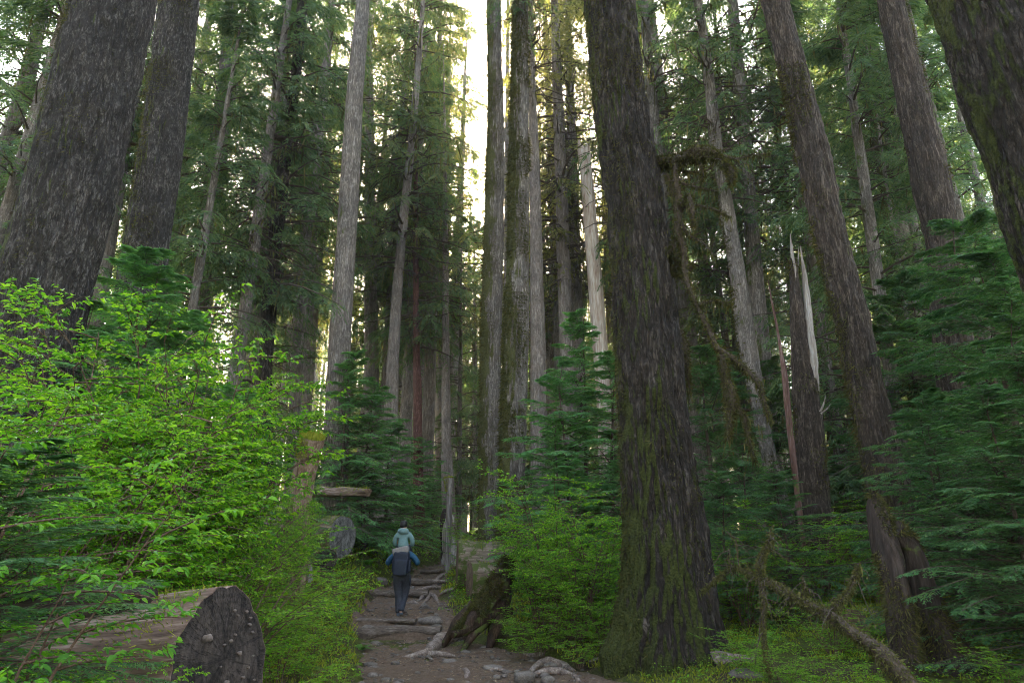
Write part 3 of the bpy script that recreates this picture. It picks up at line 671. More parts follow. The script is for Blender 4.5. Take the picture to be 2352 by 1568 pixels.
P, rr = pxline([(1820, 1090, 10), (1815, 990, 13), (1806, 900, 14), (1800, 840, 12), (1795, 820, 7), (1785, 750, 5), (1772, 690, 4), (1764, 642, 1)], 16.4)
pb0 = P[0]; rsn = thing('red_splinter', 'slender reddish splintered pole leaning just left of the broken white-faced snag', 'dead tree', (pb0[0], 16.4, h1(pb0[0], 16.4)))
P[0] = (P[0][0] + .05, P[0][1], h1(pb0[0], 16.4) - .1)
b, _ = gnarl(P, rr, 50, 14, .15, 12, ridges=.2, seed=8); obj('trunk', shift(b, loc_(rsn)), M['wood_red'], rsn, True)

# ---------------------------------------------------------------- hollow two-legged trunk at right
P, rr = pxline([(2094, 1640, 110, 8.6), (2076, 1500, 64, 8.6), (2068, 1400, 60, 8.65), (2048, 1300, 58, 8.7), (2028, 1230, 52, 8.8), (2012, 1165, 40, 8.9), (2006, 1132, 14, 8.9)], 8.6)
g = h1(P[0][0], 8.6); P[0] = (P[0][0], 8.6, g - .15); hr = thing('hollow_trunk', 'dark rotten trunk split into two leaning legs at the lower right', 'dead tree', (P[0][0], 8.6, g))
b, V1 = gnarl(P, rr, 60, 36, .16, 8, ridges=.25, seed=2); obj('trunk', shift(b, loc_(hr)), M['stump_dark'], hr, True)
P, rr = pxline([(2225, 1640, 210, 8.9), (2175, 1500, 104, 8.9), (2138, 1410, 66, 8.9), (2108, 1310, 54, 8.9), (2082, 1245, 50, 8.9), (2050, 1215, 44, 8.8)], 8.9)
P[0] = (P[0][0], 8.9, h1(P[0][0], 8.9) - .15)
b, V2 = gnarl(P, rr, 50, 36, .18, 8, ridges=.25, seed=3); obj('leg', shift(b, loc_(hr)), M['stump_dark'], hr, True)
fb = Buf()
for V_ in (V1, V2): fuzz(fb, V_, 9000, rng_(9), .05, .013, .6, lambda P, N: vnoise(P[:, 0] * 3, P[:, 1] * 3, P[:, 2] * 1.5) - .12 * P[:, 2] > .0)
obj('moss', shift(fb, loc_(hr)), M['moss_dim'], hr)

# ---------------------------------------------------------------- mossy limbs of the massive dark tree
root15 = TREES['T15'][0]
def hang(buf, L4, rng, dens, ln, mat=0):
    P = smooth_line(L4, max(8, int(dens))); n = len(P)
    P = P[:, :3] + rng.normal(0, .012, (n, 3)); D = np.stack([rng.normal(0, .08, n), rng.normal(0, .08, n), -np.ones(n)], -1)
    nn = rng.normal(0, 1, (n, 3)); nn[:, 2] = 0
    buf.add(*kites(P, D, nn, rng.gamma(2.2, ln / 2.2, n), rng.uniform(.008, .03, n), .2), mat)
def limb(root, L, y0, seed, mosscount=2500, hangn=0, hangl=.15, mat='twig', mossl=.045, name='limb', fzmat='moss_dim'):
    P, rr = pxline(L, y0); rr = [r * .95 for r in rr]; b, V_ = gnarl(P, rr, max(14, len(L) * 7), 12, .4, 10, ridges=.2, seed=seed)
    rg = rng_(seed + 5); cl_ = smooth_line(P, 40); ntw = 5 + mosscount // 400; i0 = rg.randint(2, 39, ntw); Ld = rg.gamma(2, .10, ntw); dd = norm(rg.normal(0, 1, (ntw, 3)) * [1, 1, .6] - [0, 0, .35]); t5 = np.linspace(0, 1, 5)
    CT = cl_[i0][:, None] + dd[:, None] * (Ld[:, None] * t5)[..., None] + np.cumsum(rg.normal(0, .02, (ntw, 5, 3)), 1) * (t5 > 0)[None, :, None]; CT[..., 2] -= .12 * t5 ** 2
    b.add(*tubes(CT, (.006 * (1.2 - t5))[None].repeat(ntw, 0), 4))
    o = obj(name, shift(b, loc_(root)), M[mat], root, True)
    fb = Buf(); fuzz(fb, V_, mosscount, rng_(seed), mossl, .014, .7)
    if hangn:
        hang(fb, P, rng_(seed + 1), hangn, hangl)
        for c5 in CT: hang(fb, [tuple(q) for q in c5], rg, 8, hangl * .45)
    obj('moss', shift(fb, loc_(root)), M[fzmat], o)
limb(root15, [(1500, 380, 30, 10.9), (1530, 374, 24, 10.7), (1560, 368, 26, 10.5), (1590, 358, 34, 10.4), (1630, 352, 26, 10.2), (1655, 362, 14, 10.1), (1668, 380, 6, 10.0)], 10.6, 11, 7000, 200, .10)
limb(root15, [(1549, 378, 12, 10.5), (1553, 420, 14, 10.5), (1556, 480, 18, 10.5), (1560, 540, 20, 10.5), (1568, 580, 14, 10.5), (1574, 640, 12, 10.5), (1600, 700, 10, 10.4), (1630, 760, 12, 10.3), (1645, 800, 14, 10.3), (1680, 818, 14, 10.2), (1715, 850, 12, 10.2), (1745, 880, 9, 10.1), (1757, 930, 6, 10.1), (1770, 970, 3, 10.1)], 10.5, 12, 6000, 260, .12)
limb(root15, [(1556, 470, 8, 10.5), (1542, 430, 9, 10.5), (1532, 400, 8, 10.5)], 10.5, 13, 900, 50, .12)
limb(root15, [(1558, 530, 12, 10.5), (1545, 575, 12, 10.5), (1528, 590, 12, 10.6)], 10.5, 14, 1400, 60, .10)
limb(root15, [(1565, 470, 10, 10.4), (1582, 445, 12, 10.3), (1590, 480, 12, 10.2), (1592, 520, 6, 10.2)], 10.5, 15, 1300, 70, .14)
limb(root15, [(1545, 618, 40, 10.8), (1562, 612, 46, 10.7), (1575, 622, 30, 10.6)], 10.5, 16, 3000, 60, .10)
limb(root15, [(1655, 815, 14, 10.2), (1668, 870, 22, 10.2), (1680, 920, 26, 10.2), (1678, 960, 18, 10.2), (1672, 1010, 8, 10.2)], 10.2, 17, 3500, 120, .16, fzmat='moss_dim')
limb(root15, [(1690, 930, 10, 10.2), (1712, 960, 12, 10.2), (1722, 1020, 8, 10.2), (1735, 1060, 4, 10.2)], 10.2, 18, 1400, 60, .2)
for k_, L_ in enumerate(([(1640, 352, 10, 10.2), (1690, 366, 5, 10.1), (1730, 356, 3, 10.0), (1770, 352, 2, 9.9)], [(1600, 356, 10, 10.4), (1615, 392, 6, 10.3), (1612, 420, 3, 10.3)], [(1570, 362, 10, 10.5), (1590, 340, 7, 10.4), (1640, 336, 4, 10.2)], [(1530, 374, 9, 10.7), (1560, 392, 5, 10.6), (1620, 398, 3, 10.4)], [(1556, 480, 9, 10.5), (1600, 470, 6, 10.4), (1640, 480, 4, 10.2), (1680, 500, 2, 10.1)], [(1558, 500, 9, 10.5), (1580, 540, 6, 10.4), (1620, 560, 4, 10.3), (1640, 590, 2, 10.2)], [(1600, 700, 7, 10.4), (1640, 690, 4, 10.3), (1680, 700, 2, 10.2)], [(1560, 420, 8, 10.5), (1600, 430, 6, 10.4), (1650, 440, 3, 10.3)])): limb(root15, L_, 10.4, 120 + k_, 700, 60, .12)
limb(root15, [(1560, 760, 18, 11.2), (1572, 800, 22, 11.1), (1578, 850, 12, 11.1), (1584, 900, 4, 11.1)], 11.1, 19, 2400, 90, .22)
limb(root15, [(1655, 375, 8, 10.0), (1674, 382, 16, 10.0), (1678, 400, 20, 10.0), (1681, 425, 8, 10.0)], 10.0, 20, 1600, 80, .12)

# fallen mossy limb in the right foreground
p, s = at(2100, 1568, 7.0)
fl = thing('fallen_limb', 'crooked fallen limb draped in pale hanging moss, lower right foreground', 'branch', (p.x, 7.0, h1(p.x, 7.0)))
def flimb(L, seed, mc, hn, hl, name='limb'):
    limb(fl, L, 7.3, seed, mc, hn, hl * .6, 'twig', .024, name, 'moss_hang')
flimb([(2110, 1600, 44, 6.9), (2030, 1500, 40, 7.0), (1965, 1455, 36, 7.2), (1915, 1420, 30, 7.4), (1860, 1390, 20, 7.6), (1820, 1370, 18, 7.8), (1785, 1345, 18, 8.0), (1750, 1330, 16, 8.1), (1715, 1312, 8, 8.2), (1680, 1300, 6, 8.3), (1650, 1325, 3, 8.4), (1612, 1360, 2, 8.4)], 31, 12000, 500, .07, 'main_stem')
flimb([(1748, 1330, 18, 8.1), (1746, 1300, 16, 8.1), (1755, 1268, 12, 8.1), (1770, 1240, 9, 8.1), (1772, 1222, 3, 8.1)], 32, 3600, 160, .09)
flimb([(1838, 1385, 12, 7.7), (1850, 1365, 12, 7.7), (1852, 1348, 4, 7.7)], 33, 1500, 70, .08)
flimb([(1914, 1420, 20, 7.4), (1920, 1390, 15, 7.4), (1950, 1360, 14, 7.4), (1966, 1320, 13, 7.4), (1972, 1295, 6, 7.4)], 34, 3600, 220, .09)
flimb([(1750, 1332, 12, 8.1), (1755, 1390, 10, 8.0), (1752, 1440, 8, 8.0), (1756, 1500, 6, 8.0), (1770, 1560, 4, 8.0)], 35, 2200, 150, .08)
flimb([(1680, 1300, 4, 8.3), (1672, 1285, 3, 8.3), (1676, 1260, 2, 8.3)], 36, 100, 8, .05, 'twig')
flimb([(1698, 1306, 4, 8.3), (1694, 1270, 3, 8.3), (1690, 1240, 2, 8.3), (1664, 1215, 1.5, 8.3)], 37, 100, 8, .05, 'twig')
flimb([(1770, 1240, 3, 8.1), (1768, 1222, 2, 8.1), (1776, 1205, 1, 8.1)], 38, 100, 6, .05, 'twig')
flimb([(1852, 1350, 3, 7.7), (1845, 1335, 2, 7.7), (1842, 1322, 1, 7.7)], 39, 60, 4, .04, 'twig')

# ---------------------------------------------------------------- logs
def log(name, label, face, axis, length, R0, R1, side, end, seed=1, cat='log', moss=0, end2=None, amp=.05, ridges=.03, seg=64, mosscut=.1, fl_=.05):
    """face = centre of the near cut face (world), axis points from the face into the log"""
    ax = Vector(axis).normalized()
    q = ax.to_track_quat('-Z', 'Y')           # local +Z looks out of the cut face
    root = thing(name, label, cat, face); root.rotation_mode = 'QUATERNION'; root.rotation_quaternion = q
    P = [(0, 0, -length * t) for t in (0, .25, .5, .75, 1)]; rr = [R0 + (R1 - R0) * t for t in (0, .25, .5, .75, 1)]
    b, V_ = gnarl(P, rr, 60, seg, amp, 5, seed=seed, ridges=ridges); 
    obj('bark', b, M[side], root, True)
    k = np.arange(seg); ring = V_[0]; c = ring.mean(0)
    eb = Buf(); rings = [c + (ring - c) * f + np.array([0, 0, .012 - .01 * f]) for f in (.985, .85, .65, .45, .25)]
    for a_, b_ in zip(rings[:-1], rings[1:]):
        eb.add(np.concatenate([a_, b_]), np.stack([k, (k + 1) % seg, (k + 1) % seg + seg, k + seg], -1))
    eb.add(np.concatenate([rings[-1], c[None] + [0, 0, .01]]), np.stack([k, (k + 1) % seg, np.full(seg, seg)], -1))
    v = eb.v
    obj('cut_face', eb, M[end], root, True)
    if moss:
        Q = np.array(q.to_matrix()); up = Q.T @ np.array([0, 0, 1.])
        fb = Buf(); fuzz(fb, V_, moss, rng_(seed), fl_, fl_ * .28, 0, lambda P, N: (N @ up) + .9 * vnoise(P[:, 0] * 3 + seed, P[:, 1] * 3, P[:, 2] * 2.2) > mosscut)
        obj('moss', fb, M['moss'], root)
    return root, V_
def rock_buf(rng, sx, sy, sz, sub=3, rough=.18):
    import bmesh
    bm = bmesh.new(); bmesh.ops.create_icosphere(bm, subdivisions=sub, radius=1); V = np.array([v.co[:] for v in bm.verts]); Fc = np.array([[v.index for v in f.verts] for f in bm.faces]); bm.free()
    o = rng.uniform(0, 40, 3); d = 1 + rough * fbm(V[:, 0] * 1.3 + o[0], V[:, 1] * 1.3 + o[1], V[:, 2] * 1.3 + o[2], 3)
    V = V * d[:, None]; V = np.sign(V) * np.abs(V) ** .85
    return Buf().add(V * [sx, sy, sz], Fc)
pf, s = at(514, 1512, 4.7)
nl, Vn = log('fallen_log', 'large near log with a dark sawn face dotted with fungus, bottom left corner', pf, (-.93, .33, -.10), 4.6, .39, .45, 'log_side', 'end_dark', 3, moss=14000, mosscut=.6, amp=.09, ridges=.06, fl_=.028)
for k, (u, v, r) in enumerate([(a_ * .82, b_ * .82, c__ * .62) for a_, b_, c__ in [(-.20, .17, .05), (.05, .12, .022), (.10, .16, .018), (.15, .02, .028), (.26, .22, .022), (.30, .16, .018), (.02, -.17, .03), (-.10, -.22, .034), (.20, -.16, .02), (.26, -.10, .016), (.31, -.02, .015), (-.02, .10, .018), (.22, .32, .02), (.27, .27, .018), (.12, .30, .014), (-.05, -.05, .014), (.33, -.2, .016), (.08, .34, .02)]]):
    rb = rock_buf(rng_(k), r * 1.2, r * .75, r * .8, 2, .3); obj('fungus', rb, M['fungus'] if 'fungus' in M else M.setdefault('fungus', plain('fungus', (.13, .10, .085), .8, .5, 40, .6)), nl, True, (u, v + .0, .015))
shelf = gp(380, 1372)
def onlog(z, a, r=.5): return (r * math.cos(a), r * math.sin(a), z)
Qn = nl.rotation_quaternion.to_matrix()
upl = Qn.transposed() @ Vector((0, -.15, 1)); upl.z = 0; upl.normalize()
for k, (zz, sz, off) in enumerate([(-.95, .14, .05), (-1.12, .12, .02), (-.86, .09, -.06)]):
    rb = rock_buf(rng_(50 + k), .055, sz * .55, sz, 3, .25); o = obj('shelf_fungus', rb, M['fungus'], nl, True, (upl.x * .41 + off * .3, upl.y * .41 - off, zz))
# rotten slab of bark lying along the top
P = [tuple(Vector((upl.x * .43 - upl.y * q, upl.y * .43 + upl.x * q, zz))) for zz, q in ((-.45, .12), (-.9, .14), (-1.5, .12), (-2.2, .16))]
b, V_ = gnarl(P, [.05, .07, .08, .05], 30, 14, .5, 9, ridges=.4, seed=5); obj('loose_bark', b, M['stump_dark'], nl, True)

pf, s = at(787, 1233, 20.0)
log('fallen_log', 'big mossy log left of the path, showing a grey sawn face towards the hiker', pf, (-.88, .46, .03), 4.5, .56, .6, 'log_mid', 'end_grey', 7, moss=5000, mosscut=.3)
pf, s = at(752, 1285, 18.6)
log('small_log', 'small dark log end capped with moss, below the grey sawn log face', pf, (-.6, .8, .02), 1.6, .25, .27, 'stump_dark', 'end_dark', 9, moss=2500, mosscut=.2, amp=.12)
pf, s = at(1050, 1293, 20.0)
log('fallen_log', 'thick mossy log right of the path, topped with crumbled bark, upper of the pair', pf, (.93, .12, -.02), 3.6, .60, .62, 'log_mid', 'end_brown', 11, moss=3500, mosscut=.75, amp=.06, ridges=.06)
pf, s = at(1078, 1332, 18.3)
log('fallen_log', 'shorter weathered log lying below and in front of the thick one right of the path', pf, (.9, .25, -.02), 2.4, .42, .46, 'log_mid', 'end_brown', 12, moss=2500, mosscut=.8, amp=.06, ridges=.08)
for px1, px2, py1, py2, y, r, lab in ((985, 925, 1277, 1262, 31, .17, 'reddish thin log just right of the hiker, lower of two'), (990, 930, 1263, 1256, 33, .14, 'short mossy log just right of the hiker, upper of two')):
    a, _ = at(px1, py1, y); c, _ = at(px2, py2, y + 1.2)
    log('small_log', lab, a, (c - a), 2.2, r, r * 1.1, 'log_mid' if r < .16 else 'stump_wood', 'end_brown', 13, moss=1200, mosscut=.5, seg=32)
a, _ = at(846, 1131, 17); c, _ = at(780, 1130, 17.6)
log('broken_log', 'splintered log end poking out of the hemlocks above the grey sawn face', a, (c - a), 2.6, .09, .14, 'log_side', 'end_brown', 14, moss=900, mosscut=.3, seg=24, amp=.35)
a, _ = at(1500 + 180, 1560, 9.3); 
lg = gp(1590, 1530)
log('small_log', 'grey broken log lying at the foot of the massive dark tree', (lg.x + .75, lg.y - .35, lg.z + .08), (-.8, .5, .05), .95, .10, .12, 'root', 'end_brown', 15, moss=500, mosscut=.9, seg=24, amp=.25)
rp = gp(1690, 1556)
# far mossy mound log at right (in a patch of light)
a, _ = at(1890, 1300, 19)
log('fallen_log', 'moss-covered log in the bright clearing behind the hanging limb', (a.x, 19, h1(a.x, 19) + .25), (.95, .3, .03), 5, .33, .38, 'log_mid', 'end_brown', 16, moss=9000, mosscut=-.1, seg=32, fl_=.08)
a, _ = at(1960, 1400, 11.5)
log('fallen_log', 'low rounded log blanketed in moss beyond the forked dark trunk', (a.x, 11.5, h1(a.x, 11.5) + .12), (.9, .4, .03), 4, .26, .3, 'log_mid', 'end_brown', 17, moss=12000, mosscut=-.1, seg=32)

# sawn stump on a tilt with a moss cap
def stump(name, label, L, y, mat, mossn, seed, cap='moss', amp=.08, mosscut=.2, ridges=.12, cat='stump', tmat='end_brown', broken=None):
    P, rr = pxline(L, y); g = h1(P[0][0], P[0][1]); root = thing(name, label, cat, (P[0][0], P[0][1], g))
    if P[0][2] > g: P.insert(0, (P[0][0], P[0][1], g - .1)); rr.insert(0, rr[0] * 1.1)
    b, V_ = gnarl(P, rr, 50, 36, amp, 9, ridges=ridges, seed=seed); obj('trunk', shift(b, loc_(root)), M[mat], root, True)
    fb = Buf()
    if mossn:
        fuzz(fb, V_[-8:], mossn, rng_(seed), .04, .012, .3, lambda P, N: (N[:, 0] < .2 + vnoise(P[:, 0] * 9, P[:, 1] * 9, P[:, 2] * 4)))
        c = V_[-1].mean(0); rim = V_[-1]; n = mossn; rng = rng_(seed + 1); k = rng.randint(0, len(rim), n); f = np.sqrt(rng.rand(n))[:, None]
        Q = c + (rim[k] - c) * f * 1.03; D = rng.normal(0, .5, (n, 3)); D[:, 2] = 1
        fb.add(*kites(Q, D, rng.normal(0, 1, (n, 3)), .05 * rng.gamma(3, .33, n), np.full(n, .014), .3)); obj('moss', shift(fb, loc_(root)), M['moss'], root)
    return root
stump('cut_stump', 'tilted reddish cut stump with a bright moss cap, rising over the leafy bank', [(690, 1130, 52, 14.9), (700, 1080, 52, 14.8), (708, 1050, 52, 14.7), (718, 1002, 54, 14.5)], 14.8, 'stump_wood', 3500, 3, ridges=.1, amp=.05)
stump('grey_snag', 'short weathered grey snag at the far bend of the path', [(1034, 1272, 26), (1030, 1240, 24), (1030, 1215, 20), (1034, 1190, 16), (1031, 1178, 5)], 30, 'wood_split', 0, 5, ridges=.4, amp=.25, cat='dead tree')
stump('dark_snag', 'dark narrow snag standing behind the weathered grey one at the far bend', [(1024, 1270, 18), (1022, 1220, 18), (1021, 1180, 15), (1022, 1168, 5)], 30.6, 'stump_dark', 0, 6, ridges=.3, amp=.25, cat='dead tree')
stump('dead_pole', 'curved dead pole leaning among shrubs left of the grey sawn log', [(712, 1312, 15), (706, 1285, 15), (697, 1260, 14), (690, 1242, 12)], 16.5, 'stump_grey', 0, 7, cat='dead tree')
stump('mossy_post', 'thin grey stub with a moss top, at the far edge of the hemlock thicket', [(1032, 1150, 12), (1031, 1120, 12), (1030, 1098, 18)], 26, 'stump_grey', 1500, 8)
stump('dark_stump', 'broken black snag rising behind the two-legged rotten trunk', [(2090, 1400, 70, 10.4), (2082, 1300, 60, 10.3), (2068, 1240, 40, 10.2), (2058, 1200, 14, 10.2)], 10.3, 'stump_dark', 0, 19, ridges=.3, cat='dead tree')

# root-buttress stump beside the path
P = [at(1172, 1280, 14.4)[0], at(1160, 1325, 14.2)[0], at(1138, 1372, 13.9)[0], at(1105, 1412, 13.6)[0], at(1075, 1440, 13.3)[0], at(1040, 1458, 13.0)[0]]
root_st = thing('root_stump', 'leaning rotten stump with its mossy buttress root sweeping down to the path', 'stump', (P[3].x, P[3].y, h1(P[3].x, P[3].y)))
b, V_ = gnarl([tuple(p) for p in P], [.10, .17, .21, .18, .10, .04], 60, 30, .18, 6, ridges=.3, seed=4, squash=(1, 1.1)); obj('trunk', shift(b, loc_(root_st)), M['stump_wood_dark'] if 'stump_wood_dark' in M else M.setdefault('stump_wood_dark', wood_mat('stump_wood_dark', (.010, .006, .004), (.034, .019, .013), (.09, .055, .038), moss=.5)), root_st, True)
fb = Buf(); fuzz(fb, V_, 26000, rng_(5), .05, .013, .4, lambda P, N: (N[:, 2] * .7 - N[:, 0] * .2 + .9 * vnoise(P[:, 0] * 4, P[:, 1] * 4, P[:, 2] * 4) > .28) & (P[:, 2] > .25)); obj('moss', shift(fb, loc_(root_st)), M['moss_dim'], root_st)
for k, L in enumerate(([(1110, 1425, 26, 13.6), (1085, 1458, 18, 13.3), (1060, 1478, 8, 13.0)], [(1150, 1400, 44, 13.9), (1142, 1432, 30, 13.7), (1122, 1456, 12, 13.4)], [(1090, 1395, 30, 13.8), (1050, 1430, 20, 13.6), (1015, 1440, 10, 13.5)])):
    P, rr = pxline(L, 14); P[-1] = (P[-1][0], P[-1][1], hp(P[-1][0], P[-1][1]) + .01)
    b, V_ = gnarl(P, rr, 26, 20, .2, 8, ridges=.3, seed=20 + k); obj('root', shift(b, loc_(root_st)), M['stump_wood_dark'], root_st, True)

# ---------------------------------------------------------------- log steps, stones, roots on the path
for k, (l, r, y, zt, rad, lab) in enumerate([
    (812, 1012, 14.70, .09, .12, 'lowest log step, a broad timber across the path below the hiker'),
    (806, 957, 15.50, .22, .07, 'thin split-log step just under the hiker\'s feet'),
    (852, 985, 20.0, .54, .12, 'square timber step crossing the path at the hiker\'s knees'),
    (936, 992, 22.48, .73, .11, 'log step right of the hiker\'s hip, third up the path'),
    (968, 1026, 25.98, .95, .10, 'narrow log step near the top of the path'),
    (1000, 1040, 29.3, 1.04, .08, 'faint uppermost log step where the path bends away')]):
    xa, xb = X(l, y, zt), X(r, y, zt); n = 5; rng = rng_(k + 60)
    P = [(xa + (xb - xa) * t, y + .10 * math.sin(t * 3 + k) + (.10 * t if k == 0 else 0), zt - rad * .72 + .015 * rng.randn() + (.06 * t if k == 0 else 0)) for t in np.linspace(0, 1, n)]
    root = thing('log_step', lab, 'step', ((xa + xb) / 2, y, zt - 2 * rad))
    b, V_ = gnarl(P, [rad * (1 + .12 * rng.randn()) for _ in P], 40, 20, .12, 8, ridges=.08, seed=k + 3, squash=(1.25, .95) if k != 1 else (1.3, .8)); obj('timber', shift(b, loc_(root)), M['timber'], root, True)
def stone(px, py, wpx, asp, label, seed, hf=.5):
    p = gp(px, py); s = (p.y * CP + (p.z - CAMZ) * SP) / F; r = wpx * s / 2
    o = obj('stone', rock_buf(rng_(seed), r, r * .8, r * asp, 3, .2), M['stone'], None, True, (p.x, p.y + r * .4, p.z + r * asp * (hf - .2)))
    o.rotation_euler = (0, 0, seed * 1.3 % .6 - .3)
    tag(o, label, 'stone', 'stones on and beside the path'); return o
stone(989, 1431, 60, .36, 'broad pale slab of rock right of the hiker\'s feet', 1)
stone(1003, 1442, 27, .5, 'rounded rock touching the pale slab, on its lower right', 2)
stone(873, 1338, 32, .62, 'lumpy mossy rock at the left edge of the path by the hiker\'s hip', 3)
stone(974, 1398, 26, .55, 'pointed grey rock on the path above the pale slab', 4)
stone(894, 1388, 14, .6, 'dark small stone left of the hiker\'s ankle', 5)
stone(903, 1395, 12, .6, 'small stone touching the hiker\'s left heel side', 6)
stone(885, 1362, 18, .5, 'small stone under the square timber step', 7)
stone(1039, 1372, 20, .4, 'flat stone at the right edge of the path, level with the hiker\'s knees', 8)
stone(845, 1450, 34, .6, 'brown boulder at the left end of the lowest step', 9)
stone(1110, 1491, 20, .6, 'rounded stone in front of the buttress root', 10)
stone(1033, 1524, 36, .42, 'dark flat stone in the middle of the near path', 11)
stone(1130, 1537, 46, .32, 'mossy low stone on the near path, in front of the rounded one', 12)
stone(1205, 1562, 52, .55, 'dark bulky stone at the bottom edge below the path centre', 13)
stone(1258, 1564, 32, .5, 'dark stone just right of the bulky one at the bottom edge', 14)
stone(1275, 1498, 16, .5, 'small dark lump at the foot of the mossy bank', 15)
stone(1262, 1530, 50, .28, 'low dark root-bound rock right of the near path', 16)
stone(855, 1556, 28, .6, 'grey stone at the bottom left corner of the path', 17)
stone(885, 1566, 26, .6, 'grey stone cut by the bottom edge, left side of the path', 18)
stone(920, 1567, 20, .5, 'third grey stone along the bottom edge, left side of the path', 19)
stone(1720, 1562, 80, .42, 'pinkish stone lying at the bottom edge right of the massive tree', 20)
stone(861, 1478, 20, .5, 'small half-buried stone left of the path under the lowest step', 21)
stone(942, 1352, 16, .45, 'flat little stone right of the hiker\'s knees', 22)
stone(1160, 1520, 14, .5, 'lone pebble-like stone right of the near path centre', 23)
rng = rng_(77); pbuf = Buf(); n = 900
yy = 10 + 20 * rng.rand(n) ** 1.6; tx = rng.uniform(-1, 1, n); xx = (np.interp(yy, LY, LX) + np.interp(yy, RY, RX)) / 2 + tx * (np.interp(yy, RY, RX) - np.interp(yy, LY, LX)) / 2
zz = H(xx, yy, True)
for k in range(n):
    r = rng.gamma(2, .009) + .008; rb = rock_buf(rng, r * 1.2, r, r * .6, 1, .2)
    pbuf.add(rb.v[0] + [xx[k], yy[k], zz[k] + .005], rb.f[0])
tag(obj('pebbles', pbuf, M['stone'], None, True), 'loose pebbles scattered over the dirt path', kind='stuff')
rng = rng_(78); pbuf = Buf(); n = 9000
yy = 9 + 19 * rng.rand(n) ** 1.5; tx = rng.uniform(-1.1, 1.1, n); xx = (np.interp(yy, LY, LX) + np.interp(yy, RY, RX)) / 2 + tx * (np.interp(yy, RY, RX) - np.interp(yy, LY, LX)) / 2
zz = H(xx, yy, True) + .015; a = rng.uniform(0, 6.28, n)
pbuf.add(*kites(np.stack([xx, yy, zz], -1), np.stack([np.cos(a), np.sin(a), rng.uniform(-.1, .35, n)], -1), np.stack([rng.normal(0, .4, n), rng.normal(0, .4, n), np.ones(n)], -1), rng.gamma(2, .018, n) + .015, rng.uniform(.004, .016, n)))
M['litter'] = leaf_mat('litter', [(.05, .025, .015), (.12, .06, .035), (.2, .11, .06), (.28, .2, .12)], .1, .9, 1.0)
tag(obj('leaf_litter', pbuf, M['litter']), 'brown needle and twig litter on the path', kind='stuff')
def proot(label, L, seed, amp=.2):
    P, rr = [], []
    for k, q in enumerate(L):
        p = gp(q[0], q[1]); s = (p.y * CP + (p.z - CAMZ) * SP) / F; r = q[2] * s / 2 * 1.35; P.append((p.x, p.y, p.z + r * (.45 if 0 < k < len(L) - 1 else -.3))); rr.append(r)
    root = thing('tree_root', label, 'root', P[len(P) // 2])
    b, V_ = gnarl(P, rr, len(L) * 8, 12, amp, 9, ridges=.12, seed=seed); obj('wood', shift(b, loc_(root)), M['root'], root, True)
proot('long pale root winding from the buttress stump across the near path', [(912, 1512, 5), (950, 1509, 9), (982, 1502, 14), (1003, 1488, 22), (1018, 1476, 26), (1034, 1474, 16), (1056, 1462, 12), (1080, 1458, 12), (1106, 1459, 12)], 1)
proot('short dark root lying below the long pale one', [(968, 1502, 8), (1000, 1506, 12), (1030, 1508, 10), (1044, 1506, 4)], 2)
proot('knuckled root fanning over the path right of the hiker\'s ankles', [(966, 1352, 5), (950, 1362, 9), (1000, 1352, 9), (1012, 1349, 6)], 3)
proot('forked root reaching down between the timber step and the pale slab', [(964, 1378, 4), (972, 1370, 8), (988, 1366, 9), (1000, 1372, 7), (1008, 1388, 3)], 4)
proot('thin root branching off below the forked one', [(985, 1368, 6), (978, 1382, 5), (966, 1394, 3)], 5)
proot('pale looping root by the right end of the narrow upper steps', [(1000, 1342, 4), (1005, 1330, 7), (1020, 1322, 8), (1032, 1320, 5)], 6)
proot('low root crossing the path above the square timber step', [(960, 1342, 4), (982, 1338, 7), (1004, 1336, 7), (1030, 1334, 4)], 7)
proot('thin root along the right edge of the path under the looping one', [(1010, 1364, 4), (1028, 1356, 6), (1042, 1350, 4)], 8)
proot('dark root lying across the dirt between the hiker and the slab', [(930, 1386, 4), (950, 1384, 7), (962, 1388, 4)], 9)
proot('twisted dark root in front of the massive tree, right of the near path', [(1218, 1540, 6), (1240, 1530, 14), (1262, 1526, 16), (1290, 1530, 12), (1320, 1540, 5)], 10, .35)
proot('lower twisted root parallel to the dark one before the massive tree', [(1222, 1548, 5), (1252, 1545, 13), (1290, 1545, 12), (1322, 1556, 10), (1332, 1566, 5)], 11, .35)
proot('pale root emerging from litter just left of the massive tree', [(1340, 1528, 4), (1362, 1522, 10), (1392, 1512, 10), (1404, 1508, 5)], 12)
proot('thin straight root at the lower centre of the near path', [(1116, 1540, 3), (1140, 1538, 7), (1162, 1542, 5), (1170, 1545, 2)], 13)
proot('small curved root near the bottom edge left of the bulky stone', [(1058, 1535, 3), (1070, 1540, 8), (1074, 1552, 10), (1068, 1560, 4)], 14)
proot('root arching along the dirt under the mossy bank', [(1190, 1500, 4), (1215, 1508, 8), (1240, 1506, 8), (1262, 1500, 4)], 15)

